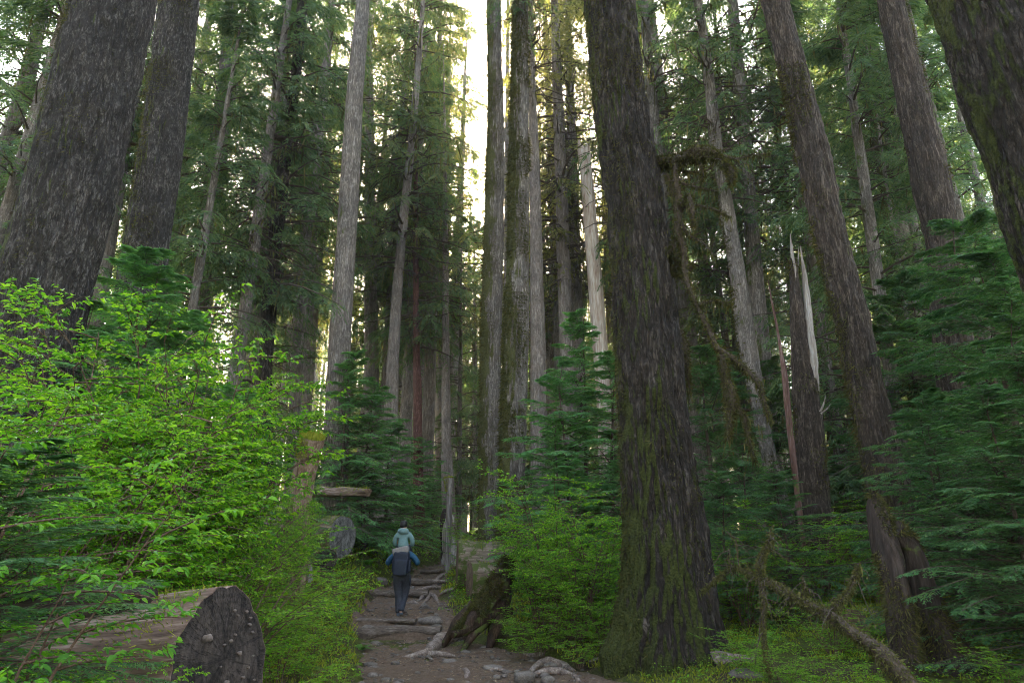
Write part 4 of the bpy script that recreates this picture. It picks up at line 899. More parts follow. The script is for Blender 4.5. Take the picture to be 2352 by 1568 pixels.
# ---------------------------------------------------------------- the forest behind
def full_tree(name, crown, H0, r0, z0, mat, csc, seed):
    rng = rng_(seed); root = thing(name, 'distant conifer', 'tree')
    b, ax = trunk_mesh([0, H0 * .5], [r0, r0 * .75], [0, 0], [0, 0], H0, rng, 14, .8, .02, .15, bfreq=4)
    obj('trunk', b, M[mat], root, True)
    o = obj('crown', crown_mesh[crown], [], root); o.location = (0, 0, z0); o.scale = (csc, csc, (H0 - z0 + .5) / (24 if 'hem' in crown else 26))
    return root
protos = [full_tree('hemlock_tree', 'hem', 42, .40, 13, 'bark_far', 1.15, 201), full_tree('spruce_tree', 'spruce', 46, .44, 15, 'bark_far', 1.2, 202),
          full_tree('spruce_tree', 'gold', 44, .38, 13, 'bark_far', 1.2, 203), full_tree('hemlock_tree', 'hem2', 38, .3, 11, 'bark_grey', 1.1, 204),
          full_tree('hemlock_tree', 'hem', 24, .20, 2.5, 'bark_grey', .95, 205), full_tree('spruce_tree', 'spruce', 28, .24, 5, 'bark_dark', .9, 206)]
MARK = [(-400, 'the left edge'), (60, 'the thin dark leaning tree'), (190, 'the widest trunk'), (350, 'the clumpy grey trunk'), (475, 'the straight grey tree'), (630, 'the thin dark tree'),
        (785, 'the clean pale trunk'), (905, 'the pale curved tree'), (1025, 'the slim centre tree'), (1130, 'the straight mossy trunk'), (1240, 'the knobbly brown tree'), (1370, 'the barkless snag'),
        (1560, 'the massive dark tree'), (1720, 'the leaning ringed tree'), (1850, 'the splintered snag'), (1980, 'the large brown leaner'), (2180, 'the tall brown tree'), (2340, 'the right edge'), (9999, 'x')]
def zone(px):
    for (a, n1), (b, n2) in zip(MARK[:-1], MARK[1:]):
        if a <= px < b: return n1, n2
    return None, None
ORD = ['first', 'second', 'third', 'fourth', 'fifth', 'sixth', 'seventh', 'eighth', 'ninth', 'tenth', 'eleventh', 'twelfth', 'thirteenth', 'fourteenth', 'fifteenth']
placed = []
def spot(x, y, kind, word, tagset):
    px = 1176 + F * x / (y * CP + (6 - CAMZ) * SP)
    placed.append(dict(px=px, x=x, y=y, kind=kind, word=word, set=tagset))
rng = rng_(31)
MAINXY = [(t[0].location.x, t[0].location.y) for t in TREES.values()]
def free(x, y, d, lst): return all((x - a) ** 2 + (y - b) ** 2 > d * d for a, b in lst)
XY = list(MAINXY)
for y0 in np.arange(36, 118, 6.5):
    nrow = int(8 + y0 * .13)
    for k in range(nrow):
        y = y0 + rng.uniform(-3, 3); x = ((k + .5) / nrow * 2 - 1) * (y * .80 + 4) + rng.uniform(-2.5, 2.5)
        px = 1176 + F * x / (y * CP + 2); gap = abs(px - 1088) < (95 - y * .5 if y < 70 else 0)
        if gap or not free(x, y, 3.2, XY) or rng.rand() < .62: continue
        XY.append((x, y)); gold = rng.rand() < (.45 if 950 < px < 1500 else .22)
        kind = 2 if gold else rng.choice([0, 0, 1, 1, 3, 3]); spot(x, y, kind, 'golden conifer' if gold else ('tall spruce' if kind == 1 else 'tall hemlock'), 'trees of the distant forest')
for y0 in np.arange(30, 84, 6.0):
    nrow = int(7 + y0 * .12)
    for k in range(nrow):
        y = y0 + rng.uniform(-3, 3); x = ((k + .5) / nrow * 2 - 1) * (y * .78 + 3) + rng.uniform(-2.5, 2.5)
        px = 1176 + F * x / (y * CP + 2); 
        if abs(px - 1085) < 60 - y * 1.1 or not free(x, y, 2.2, XY) or rng.rand() < .55: continue
        XY.append((x, y)); kind = rng.choice([4, 4, 5]); spot(x, y, kind, 'low-branched young hemlock' if kind == 4 else 'low-branched young spruce', 'young conifers under the distant trees')
# mid-distance trees placed where the photo shows their boughs
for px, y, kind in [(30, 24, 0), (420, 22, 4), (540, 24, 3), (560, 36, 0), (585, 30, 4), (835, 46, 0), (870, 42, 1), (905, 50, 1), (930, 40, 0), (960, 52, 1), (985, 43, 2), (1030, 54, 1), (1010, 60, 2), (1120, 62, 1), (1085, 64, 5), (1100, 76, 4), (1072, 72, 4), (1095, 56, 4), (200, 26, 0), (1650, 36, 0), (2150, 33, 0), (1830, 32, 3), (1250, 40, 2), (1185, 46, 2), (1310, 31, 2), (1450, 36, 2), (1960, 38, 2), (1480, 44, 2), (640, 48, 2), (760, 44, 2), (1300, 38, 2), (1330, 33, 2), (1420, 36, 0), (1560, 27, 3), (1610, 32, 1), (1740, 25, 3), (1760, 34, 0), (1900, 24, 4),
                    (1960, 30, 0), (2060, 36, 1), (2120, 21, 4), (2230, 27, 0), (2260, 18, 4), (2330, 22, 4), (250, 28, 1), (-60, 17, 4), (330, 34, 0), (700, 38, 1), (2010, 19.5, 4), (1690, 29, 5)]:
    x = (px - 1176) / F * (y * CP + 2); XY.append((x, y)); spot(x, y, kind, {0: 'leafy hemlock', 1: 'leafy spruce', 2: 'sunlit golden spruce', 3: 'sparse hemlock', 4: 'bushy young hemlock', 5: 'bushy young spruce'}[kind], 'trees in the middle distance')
placed.sort(key=lambda d: d['px']); cnt = {}; used = set()
for d in placed:
    n1, n2 = zone(d['px'])
    if n1 is None: 
        if d['y'] < 40: n1, n2 = 'x', 'x'
        else: continue
    key = (d['word'], n1, d['set']); cnt[key] = cnt.get(key, 0) + 1
    dist = {'trees of the distant forest': 'far', 'young conifers under the distant trees': 'further back', 'trees in the middle distance': 'nearer'}[d['set']]
    o1 = ORD[min(cnt[key], 15) - 1]
    lab = f"{dist} {d['word']}, {o1} from left between {n1.replace('the ', '')} and {n2.replace('the ', '')}" if n1 != 'the left edge' else f"{dist} {d['word']}, {o1} from left beside {n1}"
    p = protos[d['kind']]; s = rng.uniform(.82, 1.15)
    loc = (d['x'], d['y'], h1(d['x'], d['y']) - .15); rz = rng.uniform(0, 6.28); tl = (rng.normal(0, .02), rng.normal(0, .02) + np.clip(-d['x'] * .0, -.05, .05))
    if p in used:
        dup(p, loc, rz, s, lab, d['set'], tl)
    else:
        used.add(p); p.location = loc; p.rotation_euler = (0, 0, rz); p['label'] = lab; p['group'] = d['set']

fw = Buf(); rng = rng_(55); n = 900
fy = 78 + 120 * rng.rand(n); fx = rng.uniform(-1, 1, n) * (fy * .85 + 5); nbk = 120; ab = rng.uniform(R(62), R(298), nbk); db = rng.uniform(13, 46, nbk)
fx[:nbk] = np.sin(ab) * db * 1.15; fy[:nbk] = np.cos(ab) * db - 2; fh = rng.uniform(26, 46, n); fz = H(fx, fy)  # unseen conifers beside and behind the camera, added to cut light from there
tt = np.linspace(0, 1, 4); C = np.stack([fx[:, None] + 0 * tt, fy[:, None] + 0 * tt, fz[:, None] + fh[:, None] * tt], -1)
fw.add(*tubes(C, (.32 * (1.1 - tt))[None] * rng.uniform(.6, 1.3, n)[:, None], 6), 1)
nb = 330; i_ = np.repeat(np.arange(n), nb); u = rng.uniform(.12, 1, n * nb); a = rng.uniform(0, 6.28, n * nb); r = (1.02 - u) ** .7 * 3.6 * rng.uniform(.15, 1.1, n * nb)
P = np.stack([fx[i_] + np.cos(a) * r, fy[i_] + np.sin(a) * r, fz[i_] + fh[i_] * u - r * .3], -1)
fw.add(*kites(P, np.stack([np.cos(a), np.sin(a), rng.uniform(-.9, .1, n * nb)], -1), rng.normal(0, .5, (n * nb, 3)) + [0, 0, 1], rng.uniform(.5, 1.4, n * nb), rng.uniform(.12, .30, n * nb)))
M['far_needles'] = leaf_mat('far_needles', [(.07, .09, .04), (.12, .135, .055), (.19, .18, .075), (.27, .23, .10)], .6)
tag(obj('far_and_rear_forest', fw, [M['far_needles'], M['bark_far']]), 'hazy mass of far conifers closing the view, with unseen shading conifers behind the camera', kind='stuff')

# ---------------------------------------------------------------- young hemlocks
ym = []
for k, (Ht, Lm, nb, tw, tww, nl, ns, mat) in enumerate([(4.2, 1.5, 84, .075, .013, 15, 8, 'hemlock_young'), (4.0, 1.7, 74, .08, .014, 15, 8, 'hemlock_young'), (5.5, 2.4, 84, .09, .016, 17, 9, 'hemlock'), (3.8, 1.9, 80, .075, .013, 16, 8, 'hemlock')]):
    tr, f = young_hemlock(rng_(40 + k), Ht, Lm, nb, tw, tww, nl, ns)
    root = thing('young_hemlock', 'young hemlock', 'tree'); obj('trunk', tr, M['twig'], root, True); obj('crown', f, [M[mat], M['twig']], root); ym.append([root, False, Ht])
def yh(k, px, topy, y, label, group=None, w=1.0, tilt=(0, 0)):
    p, s = at(px, topy, y); g = h1(p.x, y) - .05; sc = (p.z - g) / ym[k][2]; root, was, Ht = ym[k]
    rz = (px * .37 + y) % 6.28
    if was: return dup(root, (p.x, y, g), rz, (sc * w, sc * w, sc), label, group, tilt)
    ym[k][1] = True; root.location = (p.x, y, g); root.rotation_euler = (tilt[0], tilt[1], rz); root.scale = (sc * w, sc * w, sc); root['label'] = label
    if group: root['group'] = group
    return root
G1, G2, G3 = 'young hemlocks left of the path', 'young hemlocks right of the path', 'hemlock boughs at the right side'
yh(0, 345, 560, 12.5, 'young hemlock in front of the clumpy grey trunk, its tip over the leafy shrubs', G1, 1.2)
yh(1, 240, 700, 11, 'dark young hemlock low between the two big left trunks', G1, 1.3)
yh(0, 420, 690, 14, 'young hemlock spreading right below the straight grey tree on the left', G1, 1.3)
yh(1, 560, 880, 15, 'hemlock sapling between the thin dark tree and leafy shrub', G1, 1.4)
yh(0, 815, 790, 23.3, 'slender young hemlock with its tip against the clean pale trunk', G1, .9)
yh(1, 860, 870, 24.5, 'full young hemlock right of the clean pale trunk, upper tier', G1, 1.1)
yh(3, 790, 960, 24.5, 'young hemlock just right of the tilted cut stump', G1, 1.2)
yh(0, 905, 960, 27, 'soft green hemlock behind the hiker, left of their heads', G1, 1.3)
yh(1, 965, 1000, 36, 'soft green hemlock behind the hiker, right of their heads', G1, 1.3)
yh(3, 925, 1080, 31, 'low dark hemlock directly above the child\'s head', G1, 1.1)
yh(0, 735, 1055, 25, 'light green hemlock sapling over the grey sawn log', G1, 1.3)
yh(1, 1000, 1070, 42, 'hemlock sapling near the mossy post at the thicket edge', G1, 1.3)
yh(3, 850, 1090, 25, 'low hemlock with drooping sprays behind the grey sawn log', G1, 1.2)
yh(0, 1325, 700, 19.5, 'tallest young hemlock right of the shaggy mossy trunk', G2, .8)
yh(1, 1290, 830, 18.5, 'young hemlock in front of the knobbly brown tree', G2, 1.1)
yh(0, 1400, 800, 18.5, 'young hemlock brushing the left side of the massive dark tree', G2, 1.0)
yh(1, 1275, 960, 18, 'light hemlock sapling at the foot of the shaggy mossy trunk', G2, .8)
yh(0, 1310, 1040, 17, 'hemlock sapling rising out of the bright shrub by the massive tree', G2, 1.2)
yh(3, 1215, 1075, 22.5, 'low hemlock between the straight mossy trunk and the path', G2, 1.0)
yh(0, 1420, 1050, 17, 'hemlock low against the massive dark tree', G2, 1.3)
yh(2, 1690, 1000, 16.5, 'layered hemlock beneath the hanging mossy limb', G3, 1.0)
yh(3, 1780, 1080, 13, 'broad low hemlock spreading flat sprays before the splintered snag', G3, 1.2)
yh(3, 1650, 1080, 13.5, 'dark low hemlock against the right flank of the massive tree', G3, 1.0)
yh(2, 2060, 640, 18, 'hemlock whose upper boughs cross the large brown leaner', G3, 1.2)
yh(2, 2200, 480, 13.5, 'tall dense hemlock under the tall brown tree', G3, 1.0)
yh(3, 2120, 900, 11, 'light-tipped hemlock just right of the large brown leaner', G3, 1.0)
yh(2, 2270, 560, 11.5, 'dense dark hemlock left of the enormous corner trunk', G3, 1.2)
yh(2, 2330, 700, 9.5, 'hemlock at the right edge under the enormous corner trunk', G3, 1.2)
yh(3, 2250, 880, 8.8, 'nearest hemlock with broad flat sprays on the right', G3, 1.1)
yh(2, 2340, 1010, 8.0, 'shadowy hemlock low at the right edge', G3, 1.4)
yh(3, 2200, 1100, 10.5, 'hemlock whose sprays cross the two-legged rotten trunk', G3, 1.2)
yh(2, 1930, 1060, 20, 'dim hemlock behind the large brown leaner\'s foot', G3, 1.3)
yh(2, 1480, 830, 26, 'hazy hemlock far behind the massive dark tree', G3, 1.2)
yh(2, 1620, 780, 20, 'hemlock behind the forked hanging limb', G3, 1.1)
yh(2, 1760, 820, 24, 'hemlock seen between the leaning ringed tree and the red splinter', G3, 1.2)
yh(2, 1915, 780, 25, 'hemlock filling the gap between the splintered snag and the brown leaner', G3, 1.1)
yh(3, 40, 1010, 3.4, 'dark hemlock sprays spilling in from the lower left edge', G1, 1.5)
yh(3, 40, 1120, 5.2, 'dark hemlock sapling drooping over the near log', G1, 1.2)
yh(2, 40, 560, 15, 'hemlock peeking out left of the widest trunk', G1, 1.1)

# ---------------------------------------------------------------- broadleaf shrubs
def shrub(rng, nst, Ht, spread, leafL, nsec=8, ntw=7, nlf=9, bias=(0, 0), wr=.62, flat=.22, mossy=False):
    st, lf = Buf(), Buf(); k = 9; tt = np.linspace(0, 1, k)
    az = np.linspace(0, 2 * np.pi, nst, endpoint=False) + rng.uniform(-.4, .4, nst); sp = spread * rng.uniform(.35, 1.05, nst); hh = Ht * rng.uniform(.62, 1.02, nst)
    C = np.stack([(np.cos(az) * sp)[:, None] * tt ** 1.5 + np.cos(az)[:, None] * .08, (np.sin(az) * sp)[:, None] * tt ** 1.5 + np.sin(az)[:, None] * .08, hh[:, None] * (1.25 * tt - .25 * tt ** 2.5)], -1)
    C[..., 0] += bias[0] * tt ** 1.4; C[..., 1] += bias[1] * tt ** 1.4
    C += np.cumsum(rng.normal(0, .02 * Ht / 2, C.shape), 1) * tt[None, :, None]
    st.add(*tubes(C, (.014 * Ht / 2 * (1.15 - tt))[None].repeat(nst, 0), 6))
    n2 = nst * nsec; si = np.repeat(np.arange(nst), nsec); ti = np.tile(np.linspace(.25, 1, nsec), nst) + rng.uniform(-.04, .04, n2); ti = np.clip(ti, 0, 1)
    f = ti * (k - 1); a = np.clip(f.astype(int), 0, k - 2); fr = (f - a)[:, None]
    P2 = C[si, a] * (1 - fr) + C[si, a + 1] * fr
    out = np.arctan2(P2[:, 1], P2[:, 0]); az2 = out + rng.normal(0, 1.1, n2); L2 = Ht * .30 * rng.uniform(.5, 1.2, n2); el2 = rng.uniform(.0, .55, n2)
    D2 = np.stack([np.cos(az2) * np.cos(el2), np.sin(az2) * np.cos(el2), np.sin(el2)], -1)
    t4 = np.linspace(0, 1, 5); C2 = P2[:, None] + D2[:, None] * (L2[:, None] * t4)[..., None]; C2[..., 2] -= .16 * L2[:, None] * t4 ** 2
    st.add(*tubes(C2, (.005 * Ht / 2 * (1.25 - t4))[None].repeat(n2, 0), 4))
    n3 = n2 * ntw; i3 = np.repeat(np.arange(n2), ntw); t3 = np.tile(np.linspace(.15, 1, ntw), n2); P3 = P2[i3] + D2[i3] * (L2[i3] * t3)[:, None]; P3[:, 2] -= .16 * L2[i3] * t3 ** 2
    az3 = az2[i3] + np.where(np.arange(n3) % 2, 1, -1) * rng.uniform(.3, 1.2, n3); el3 = rng.normal(.08, .16, n3); L3 = leafL * (nlf * .42) * rng.uniform(.6, 1.2, n3)
    D3 = np.stack([np.cos(az3) * np.cos(el3), np.sin(az3) * np.cos(el3), np.sin(el3)], -1)
    C3 = P3[:, None] + D3[:, None] * (L3[:, None] * np.linspace(0, 1, 3))[..., None]; st.add(*tubes(C3, np.full((n3, 3), .0014 * Ht / 2), 3))
    n4 = n3 * nlf; i4 = np.repeat(np.arange(n3), nlf); t_ = np.tile(np.linspace(.12, 1, nlf), n3)
    P4 = P3[i4] + D3[i4] * (L3[i4] * t_)[:, None]; sgn = np.where(np.arange(n4) % 2, 1., -1.) * np.where(t_ > .97, .15, 1)
    az4 = az3[i4] + sgn * rng.uniform(.6, 1.15, n4); e4 = rng.normal(-.12, .22, n4)
    D4 = np.stack([np.cos(az4) * np.cos(e4), np.sin(az4) * np.cos(e4), np.sin(e4)], -1)
    e4 += rng.normal(0, .12, n4); flat = flat * 1.6
    N4 = np.stack([rng.normal(0, flat, n4), rng.normal(0, flat, n4), np.ones(n4)], -1); LL = leafL * rng.uniform(.45, 1.35, n4)
    lf.add(*leaves(P4, D4, N4, LL, LL * wr * rng.uniform(.85, 1.1, n4)))
    return st, lf
sh = []
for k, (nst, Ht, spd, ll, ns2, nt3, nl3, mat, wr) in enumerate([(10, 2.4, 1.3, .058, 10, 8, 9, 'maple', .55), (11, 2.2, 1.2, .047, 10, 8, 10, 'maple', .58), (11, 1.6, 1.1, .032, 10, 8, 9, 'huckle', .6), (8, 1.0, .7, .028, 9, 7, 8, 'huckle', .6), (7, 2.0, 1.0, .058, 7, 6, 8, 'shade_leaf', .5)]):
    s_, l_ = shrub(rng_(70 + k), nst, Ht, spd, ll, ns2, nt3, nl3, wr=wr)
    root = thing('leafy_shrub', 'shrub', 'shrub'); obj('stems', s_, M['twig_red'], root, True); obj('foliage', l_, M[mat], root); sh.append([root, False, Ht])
def shr(k, px, topy, y, label, group, w=1.0, rz=None, dz=0, base=None):
    p, s = at(px, topy, y); g = h1(p.x, y) + dz; sc = (p.z - g) / sh[k][2] if base is None else base; root, was, Ht = sh[k]; rz = (px * .53 + y * 2) % 6.28 if rz is None else rz
    if was: return dup(root, (p.x, y, g), rz, (sc * w, sc * w, sc), label, group)
    sh[k][1] = True; root.location = (p.x, y, g); root.rotation_euler = (0, 0, rz); root.scale = (sc * w, sc * w, sc); root['label'] = label; root['group'] = group
    return root
SG, SR, SL = 'bright shrubs on the left bank', 'bright shrubs right of the path', 'low bushes along the path'
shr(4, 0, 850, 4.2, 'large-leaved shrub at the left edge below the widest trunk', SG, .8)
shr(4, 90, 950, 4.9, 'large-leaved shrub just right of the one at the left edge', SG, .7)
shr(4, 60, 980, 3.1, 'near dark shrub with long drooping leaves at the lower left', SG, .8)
shr(0, 265, 745, 8.3, 'tallest lime shrub, its arching top in front of the clumpy grey trunk', SG, .75)
shr(1, 390, 790, 8.0, 'lime shrub right of the tallest one, below the young hemlock', SG, .8)
shr(0, 440, 835, 7.8, 'spreading lime shrub in front of the straight grey tree', SG, .7)
shr(1, 500, 880, 8.0, 'lime shrub whose top reaches the thin dark tree', SG, .6)
shr(0, 500, 930, 8.2, 'arching lime shrub with twigs reaching towards the clean pale trunk', SG, .62)
shr(1, 150, 870, 7.0, 'dense lime shrub in front of the base of the widest trunk', SG, .95)
shr(0, 330, 940, 6.6, 'leafy shrub with bare forked stems in the middle of the left bank', SG, .95)
shr(1, 400, 1010, 6.8, 'bright shrub directly behind the near log', SG, .7)
shr(1, 500, 1000, 8.6, 'bright shrub left of the tilted cut stump', SG, .6)
shr(2, 560, 1060, 10.5, 'small-leaved bush just left of the tilted cut stump', SG, .55)
shr(2, 610, 1150, 12.5, 'small-leaved bush above the moss-capped log end', SG, .6)
shr(2, 540, 1180, 9.0, 'small-leaved bush sloping down to the near mossy bank', SG, 1.0)
shr(2, 620, 1220, 14.0, 'rounded bush left of the curved dead pole', SG, .8)
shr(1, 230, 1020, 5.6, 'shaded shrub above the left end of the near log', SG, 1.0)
shr(2, 560, 1230, 7.2, 'low dark-green bush right behind the near log face', SG, 1.1)
shr(0, 1270, 1110, 13.2, 'tall bright shrub between the paired logs and the massive tree', SR, .8)
shr(2, 1200, 1140, 23.5, 'bright shrub at the foot of the straight mossy trunk', SR, .95)
shr(1, 1370, 1140, 12.6, 'bright shrub right beside the massive dark tree', SR, .7)
shr(2, 1110, 1200, 22.5, 'bright small-leaved bush above the thick mossy log', SR, 1.2)
shr(2, 1310, 1250, 12.6, 'leafy bush at mid height, left of the massive tree', SR, .9)
shr(2, 1300, 1250, 13.4, 'leafy bush over the buttress stump', SR, .8)
shr(2, 1380, 1300, 12.0, 'darker bush tucked against the massive dark tree', SR, 1.0)
shr(2, 1065, 1180, 31, 'sunny bush behind the far bend of the path', SR, 1.2)
shr(2, 990, 1190, 36, 'sunny bush over the thin logs right of the hiker', SR, 1.2)
shr(2, 860, 1225, 25, 'bush between the grey sawn log and the hiker', SG, 1.1)
shr(2, 1860, 1140, 15.5, 'bright shrub in the clearing at the foot of the splintered snag', SR, 1.3)
shr(2, 1740, 1190, 15.0, 'sunlit shrub behind the hanging moss of the fallen limb', SR, 1.3)
shr(2, 1960, 1200, 16.5, 'sunlit shrub glimpsed left of the two-legged trunk', SR, 1.3)
shr(2, 1900, 1380, 10.0, 'lush bush behind the fork of the fallen limb', SR, 1.4)
shr(3, 1700, 1440, 9.2, 'small leafy plant right of the massive tree\'s foot', SR, 1.2)
shr(2, 1790, 1470, 8.2, 'lush low bush under the fallen limb', SR, 1.5)
shr(3, 2000, 1520, 8.0, 'small bush at the foot of the two-legged trunk', SR, 1.3)
shr(2, 2310, 1480, 7.6, 'lush bush in the lower right corner', SR, 1.3)
shr(3, 1860, 1530, 7.6, 'small dark bush at the bottom edge under the fallen limb', SR, 1.5)
shr(2, 2280, 1290, 13.0, 'sunlit bush glimpsed through the hemlocks near the right edge', SR, 1.2)
shr(3, 345, 1500, 4.0, 'slim leafy sprig growing before the near log\'s dark face', SL, .6)
shr(3, 120, 1500, 3.8, 'dark creeping sprig at the bottom left corner', SL, 1.3)
lows = [(640, 1330, 9), (690, 1320, 11.5), (760, 1335, 14.2), (810, 1330, 17), (650, 1410, 8), (720, 1400, 10.5), (780, 1385, 13.5), (690, 1480, 8.6), (775, 1445, 11.8), (835, 1300, 21), (1045, 1300, 27), (1056, 1360, 18.2), (1085, 1390, 16.2), (1135, 1370, 15.4), (1195, 1390, 13.4), (1240, 1400, 12.2), (1320, 1390, 12), (1390, 1400, 11.6), (1200, 1440, 12), (1330, 1450, 11.2), (880, 1275, 25), (905, 1285, 29), (1000, 1275, 33), (640, 1490, 6.6), (770, 1520, 8.6)]
side_ = lambda px: 'left' if px < 950 else 'right'
cl = {'left': 0, 'right': 0}
for px, topy, y in sorted(lows, key=lambda q: q[2]):
    s_ = side_(px); cl[s_] += 1
    shr(3, px, topy, y, f'low fresh green bush {s_} of the path, {ORD[cl[s_]-1]} nearest along that bank', SL, 1.15)

shr(1, 1235, 1190, 13.6, 'lime shrub arching over the top of the buttress stump', SR, .7)
shr(1, 1330, 1200, 12.2, 'lime shrub with the fullest leaves, left of the massive dark tree', SR, .8)
shr(2, 1700, 1250, 13.0, 'sunlit shrub low between the massive tree and the clearing log', SR, 1.3)
shr(2, 2010, 1270, 14.0, 'sunlit shrub right behind the two-legged trunk', SR, 1.3)
shr(2, 650, 1110, 13.4, 'small-leaved bush in front of the tilted cut stump', SG, .42)
shr(1, 705, 1110, 14.0, 'slim bush hiding the foot of the tilted cut stump', SG, .30)
yh(3, 722, 1085, 16.6, 'little hemlock holding the splintered log end among its sprays', G1, .6)
shr(1, 690, 1165, 12.8, 'slim bush below the tilted cut stump, over the curved dead pole', SG, .34)
shr(1, 1225, 1160, 15.2, 'lime shrub standing between the thick mossy log and the buttress stump', SR, .55)
# ferns
def fern(rng, nf, L):
    b = Buf(); az = np.arange(nf) * 2.399 + rng.uniform(-.3, .3, nf); Ls = L * rng.uniform(.75, 1.1, nf); el = rng.uniform(.6, 1.15, nf); m = 26
    t = np.linspace(.1, 1, m)[None].repeat(nf, 0); hx = np.stack([np.cos(az), np.sin(az), 0 * az], -1); px_ = np.stack([-np.sin(az), np.cos(az), 0 * az], -1)
    def pos(t): return hx[:, None] * (Ls[:, None] * t * np.cos(el)[:, None] * (1 + .5 * t))[..., None] + np.array([0, 0, 1.]) * (Ls[:, None] * (np.sin(el)[:, None] * t - .62 * t ** 2.1))[..., None]
    P = pos(t); Tn = norm(pos(t + .02) - pos(t - .02)); b.add(*tubes(pos(np.linspace(0, 1, 7)[None].repeat(nf, 0)), np.full((nf, 7), .003), 3), 1)
    for s in (-1, 1):
        D = px_[:, None] * s + Tn * .35; D = D + rng.normal(0, .06, D.shape); ln = Ls[:, None] * .17 * np.sin(np.pi * (t * .86 + .1)) ** .7
        N = norm(np.cross(Tn, px_[:, None].repeat(m, 1))) * -1
        b.add(*kites(P.reshape(-1, 3), D.reshape(-1, 3), N.reshape(-1, 3), ln.ravel(), (ln * .22).ravel(), .3))
    return b
fm = []
for k in range(2):
    root = thing('fern', 'fern', 'fern'); obj('fronds', fern(rng_(90 + k), 11 + 3 * k, .55), [M['fern'], M['twig']], root); fm.append([root, False])
for k, (px, py, sc, lab) in enumerate([(1128, 1385, .8, 'fern beside the lower log right of the path'), (1215, 1420, .9, 'fern just right of the buttress stump'), (1290, 1435, .9, 'fern on the mossy bank left of the massive tree'), (1385, 1425, 1.0, 'fern touching the left foot of the massive tree'),
        (1250, 1465, .7, 'small fern at the lip of the mossy bank'), (1345, 1470, .7, 'small fern near the massive tree\'s root flare'), (845, 1300, 1.2, 'fern at the foot of the grey sawn log'), (815, 1245, 1.4, 'tall fern right of the grey sawn log face'), (780, 1420, .7, 'fern on the left bank level with the hiker\'s feet'), (700, 1545, .6, 'fern on the near mossy bank at the bottom edge'),
        (830, 1495, .6, 'fern overhanging the left path edge beside the lowest step'), (1760, 1480, .9, 'fern below the fork of the fallen limb'), (1960, 1480, .9, 'fern right of the fallen limb'), (2200, 1500, 1.0, 'fern in front of the right leg of the split trunk'), (890, 1290, 1.1, 'fern immediately left of the hiker\'s elbow')]):
    p = gp(px, py); root, was = fm[k % 2]
    if was: dup(root, tuple(p), k * 1.3, sc, lab, 'ferns on the banks')
    else: fm[k % 2][1] = True; root.location = p; root.scale = (sc,) * 3; root['label'] = lab; root['group'] = 'ferns on the banks'

# ---------------------------------------------------------------- uncountable ground cover
def scatter(n, rng, xr, yr, powy=1.5):
    y = yr[0] + (yr[1] - yr[0]) * rng.rand(n) ** powy; x = rng.uniform(-1, 1, n) * (y * .78 + 2)
    le = np.interp(y, LY, LX) - .10 + .22 * rng.randn(n) * .5; re = np.interp(y, RY, RX) + .12 + .2 * rng.randn(n) * .5
    k = (x < le) | (x > re); return x[k], y[k]
def cover(n, rng, yr, leafL, hgt, nl, mat, name, label, thr, powy=1.5, wr=.62):
    x, y = scatter(n, rng, None, yr, powy); m = vnoise(x * .8, y * .8, len(name)) + .5 * vnoise(x * 2.5, y * 2.5, 2) > thr; x, y = x[m], y[m]
    z = H(x, y); q = len(x); b = Buf()
    hh = hgt * rng.gamma(4, .25, q) * np.clip(y / 14, .7, 1.6); sc = np.clip(y / 12, .8, 2.2)
    i = np.repeat(np.arange(q), nl); k = len(i); a = rng.uniform(0, 6.28, k); f = rng.rand(k)
    rr = hh[i] * .7 * rng.rand(k)
    P = np.stack([x[i] + np.cos(a) * rr, y[i] + np.sin(a) * rr, z[i] + hh[i] * (.3 + .7 * f)], -1)
    e = rng.normal(-.05, .3, k); D = np.stack([np.cos(a) * np.cos(e), np.sin(a) * np.cos(e), np.sin(e)], -1)
    LL = leafL * rng.uniform(.6, 1.25, k) * sc[i]
    b.add(*leaves(P, D, np.stack([rng.normal(0, .35, k), rng.normal(0, .35, k), np.ones(k)], -1), LL, LL * wr))
    tag(obj(name, b, M[mat]), label, kind='stuff')
cover(21000, rng_(5), (3, 42), .034, .17, 9, 'herb', 'ground_cover', 'leafy low plants covering both banks', -.35)
cover(7000, rng_(6), (3, 30), .045, .26, 8, 'huckle', 'undergrowth', 'taller fresh green undergrowth on the banks', .05)
# moss blades over the banks
rng = rng_(8); n = 170000; y = 4 + 22 * rng.rand(n) ** 1.5; x = rng.uniform(-1, 1, n) * (y * .62 + 2)
le = np.interp(y, LY, LX) - .02; re = np.interp(y, RY, RX) + .02; k = ((x < le) | (x > re)) & (vnoise(x * 1.1, y * 1.1, 4) + .4 * vnoise(x * 4, y * 4, 1) > -.1); x, y = x[k], y[k]; n = len(x)
z = H(x, y) + .03; D = np.stack([rng.normal(0, .6, n), rng.normal(0, .6, n), np.ones(n)], -1)
mb = Buf().add(*kites(np.stack([x, y, z - .02], -1), D, rng.normal(0, 1, (n, 3)), .055 * rng.gamma(3, .33, n) * np.clip(y / 10, .7, 2), .014 * np.clip(y / 10, .7, 2) * np.ones(n), .3))
tag(obj('moss_carpet', mb, M['moss']), 'yellow-green moss carpet on the banks', kind='stuff')

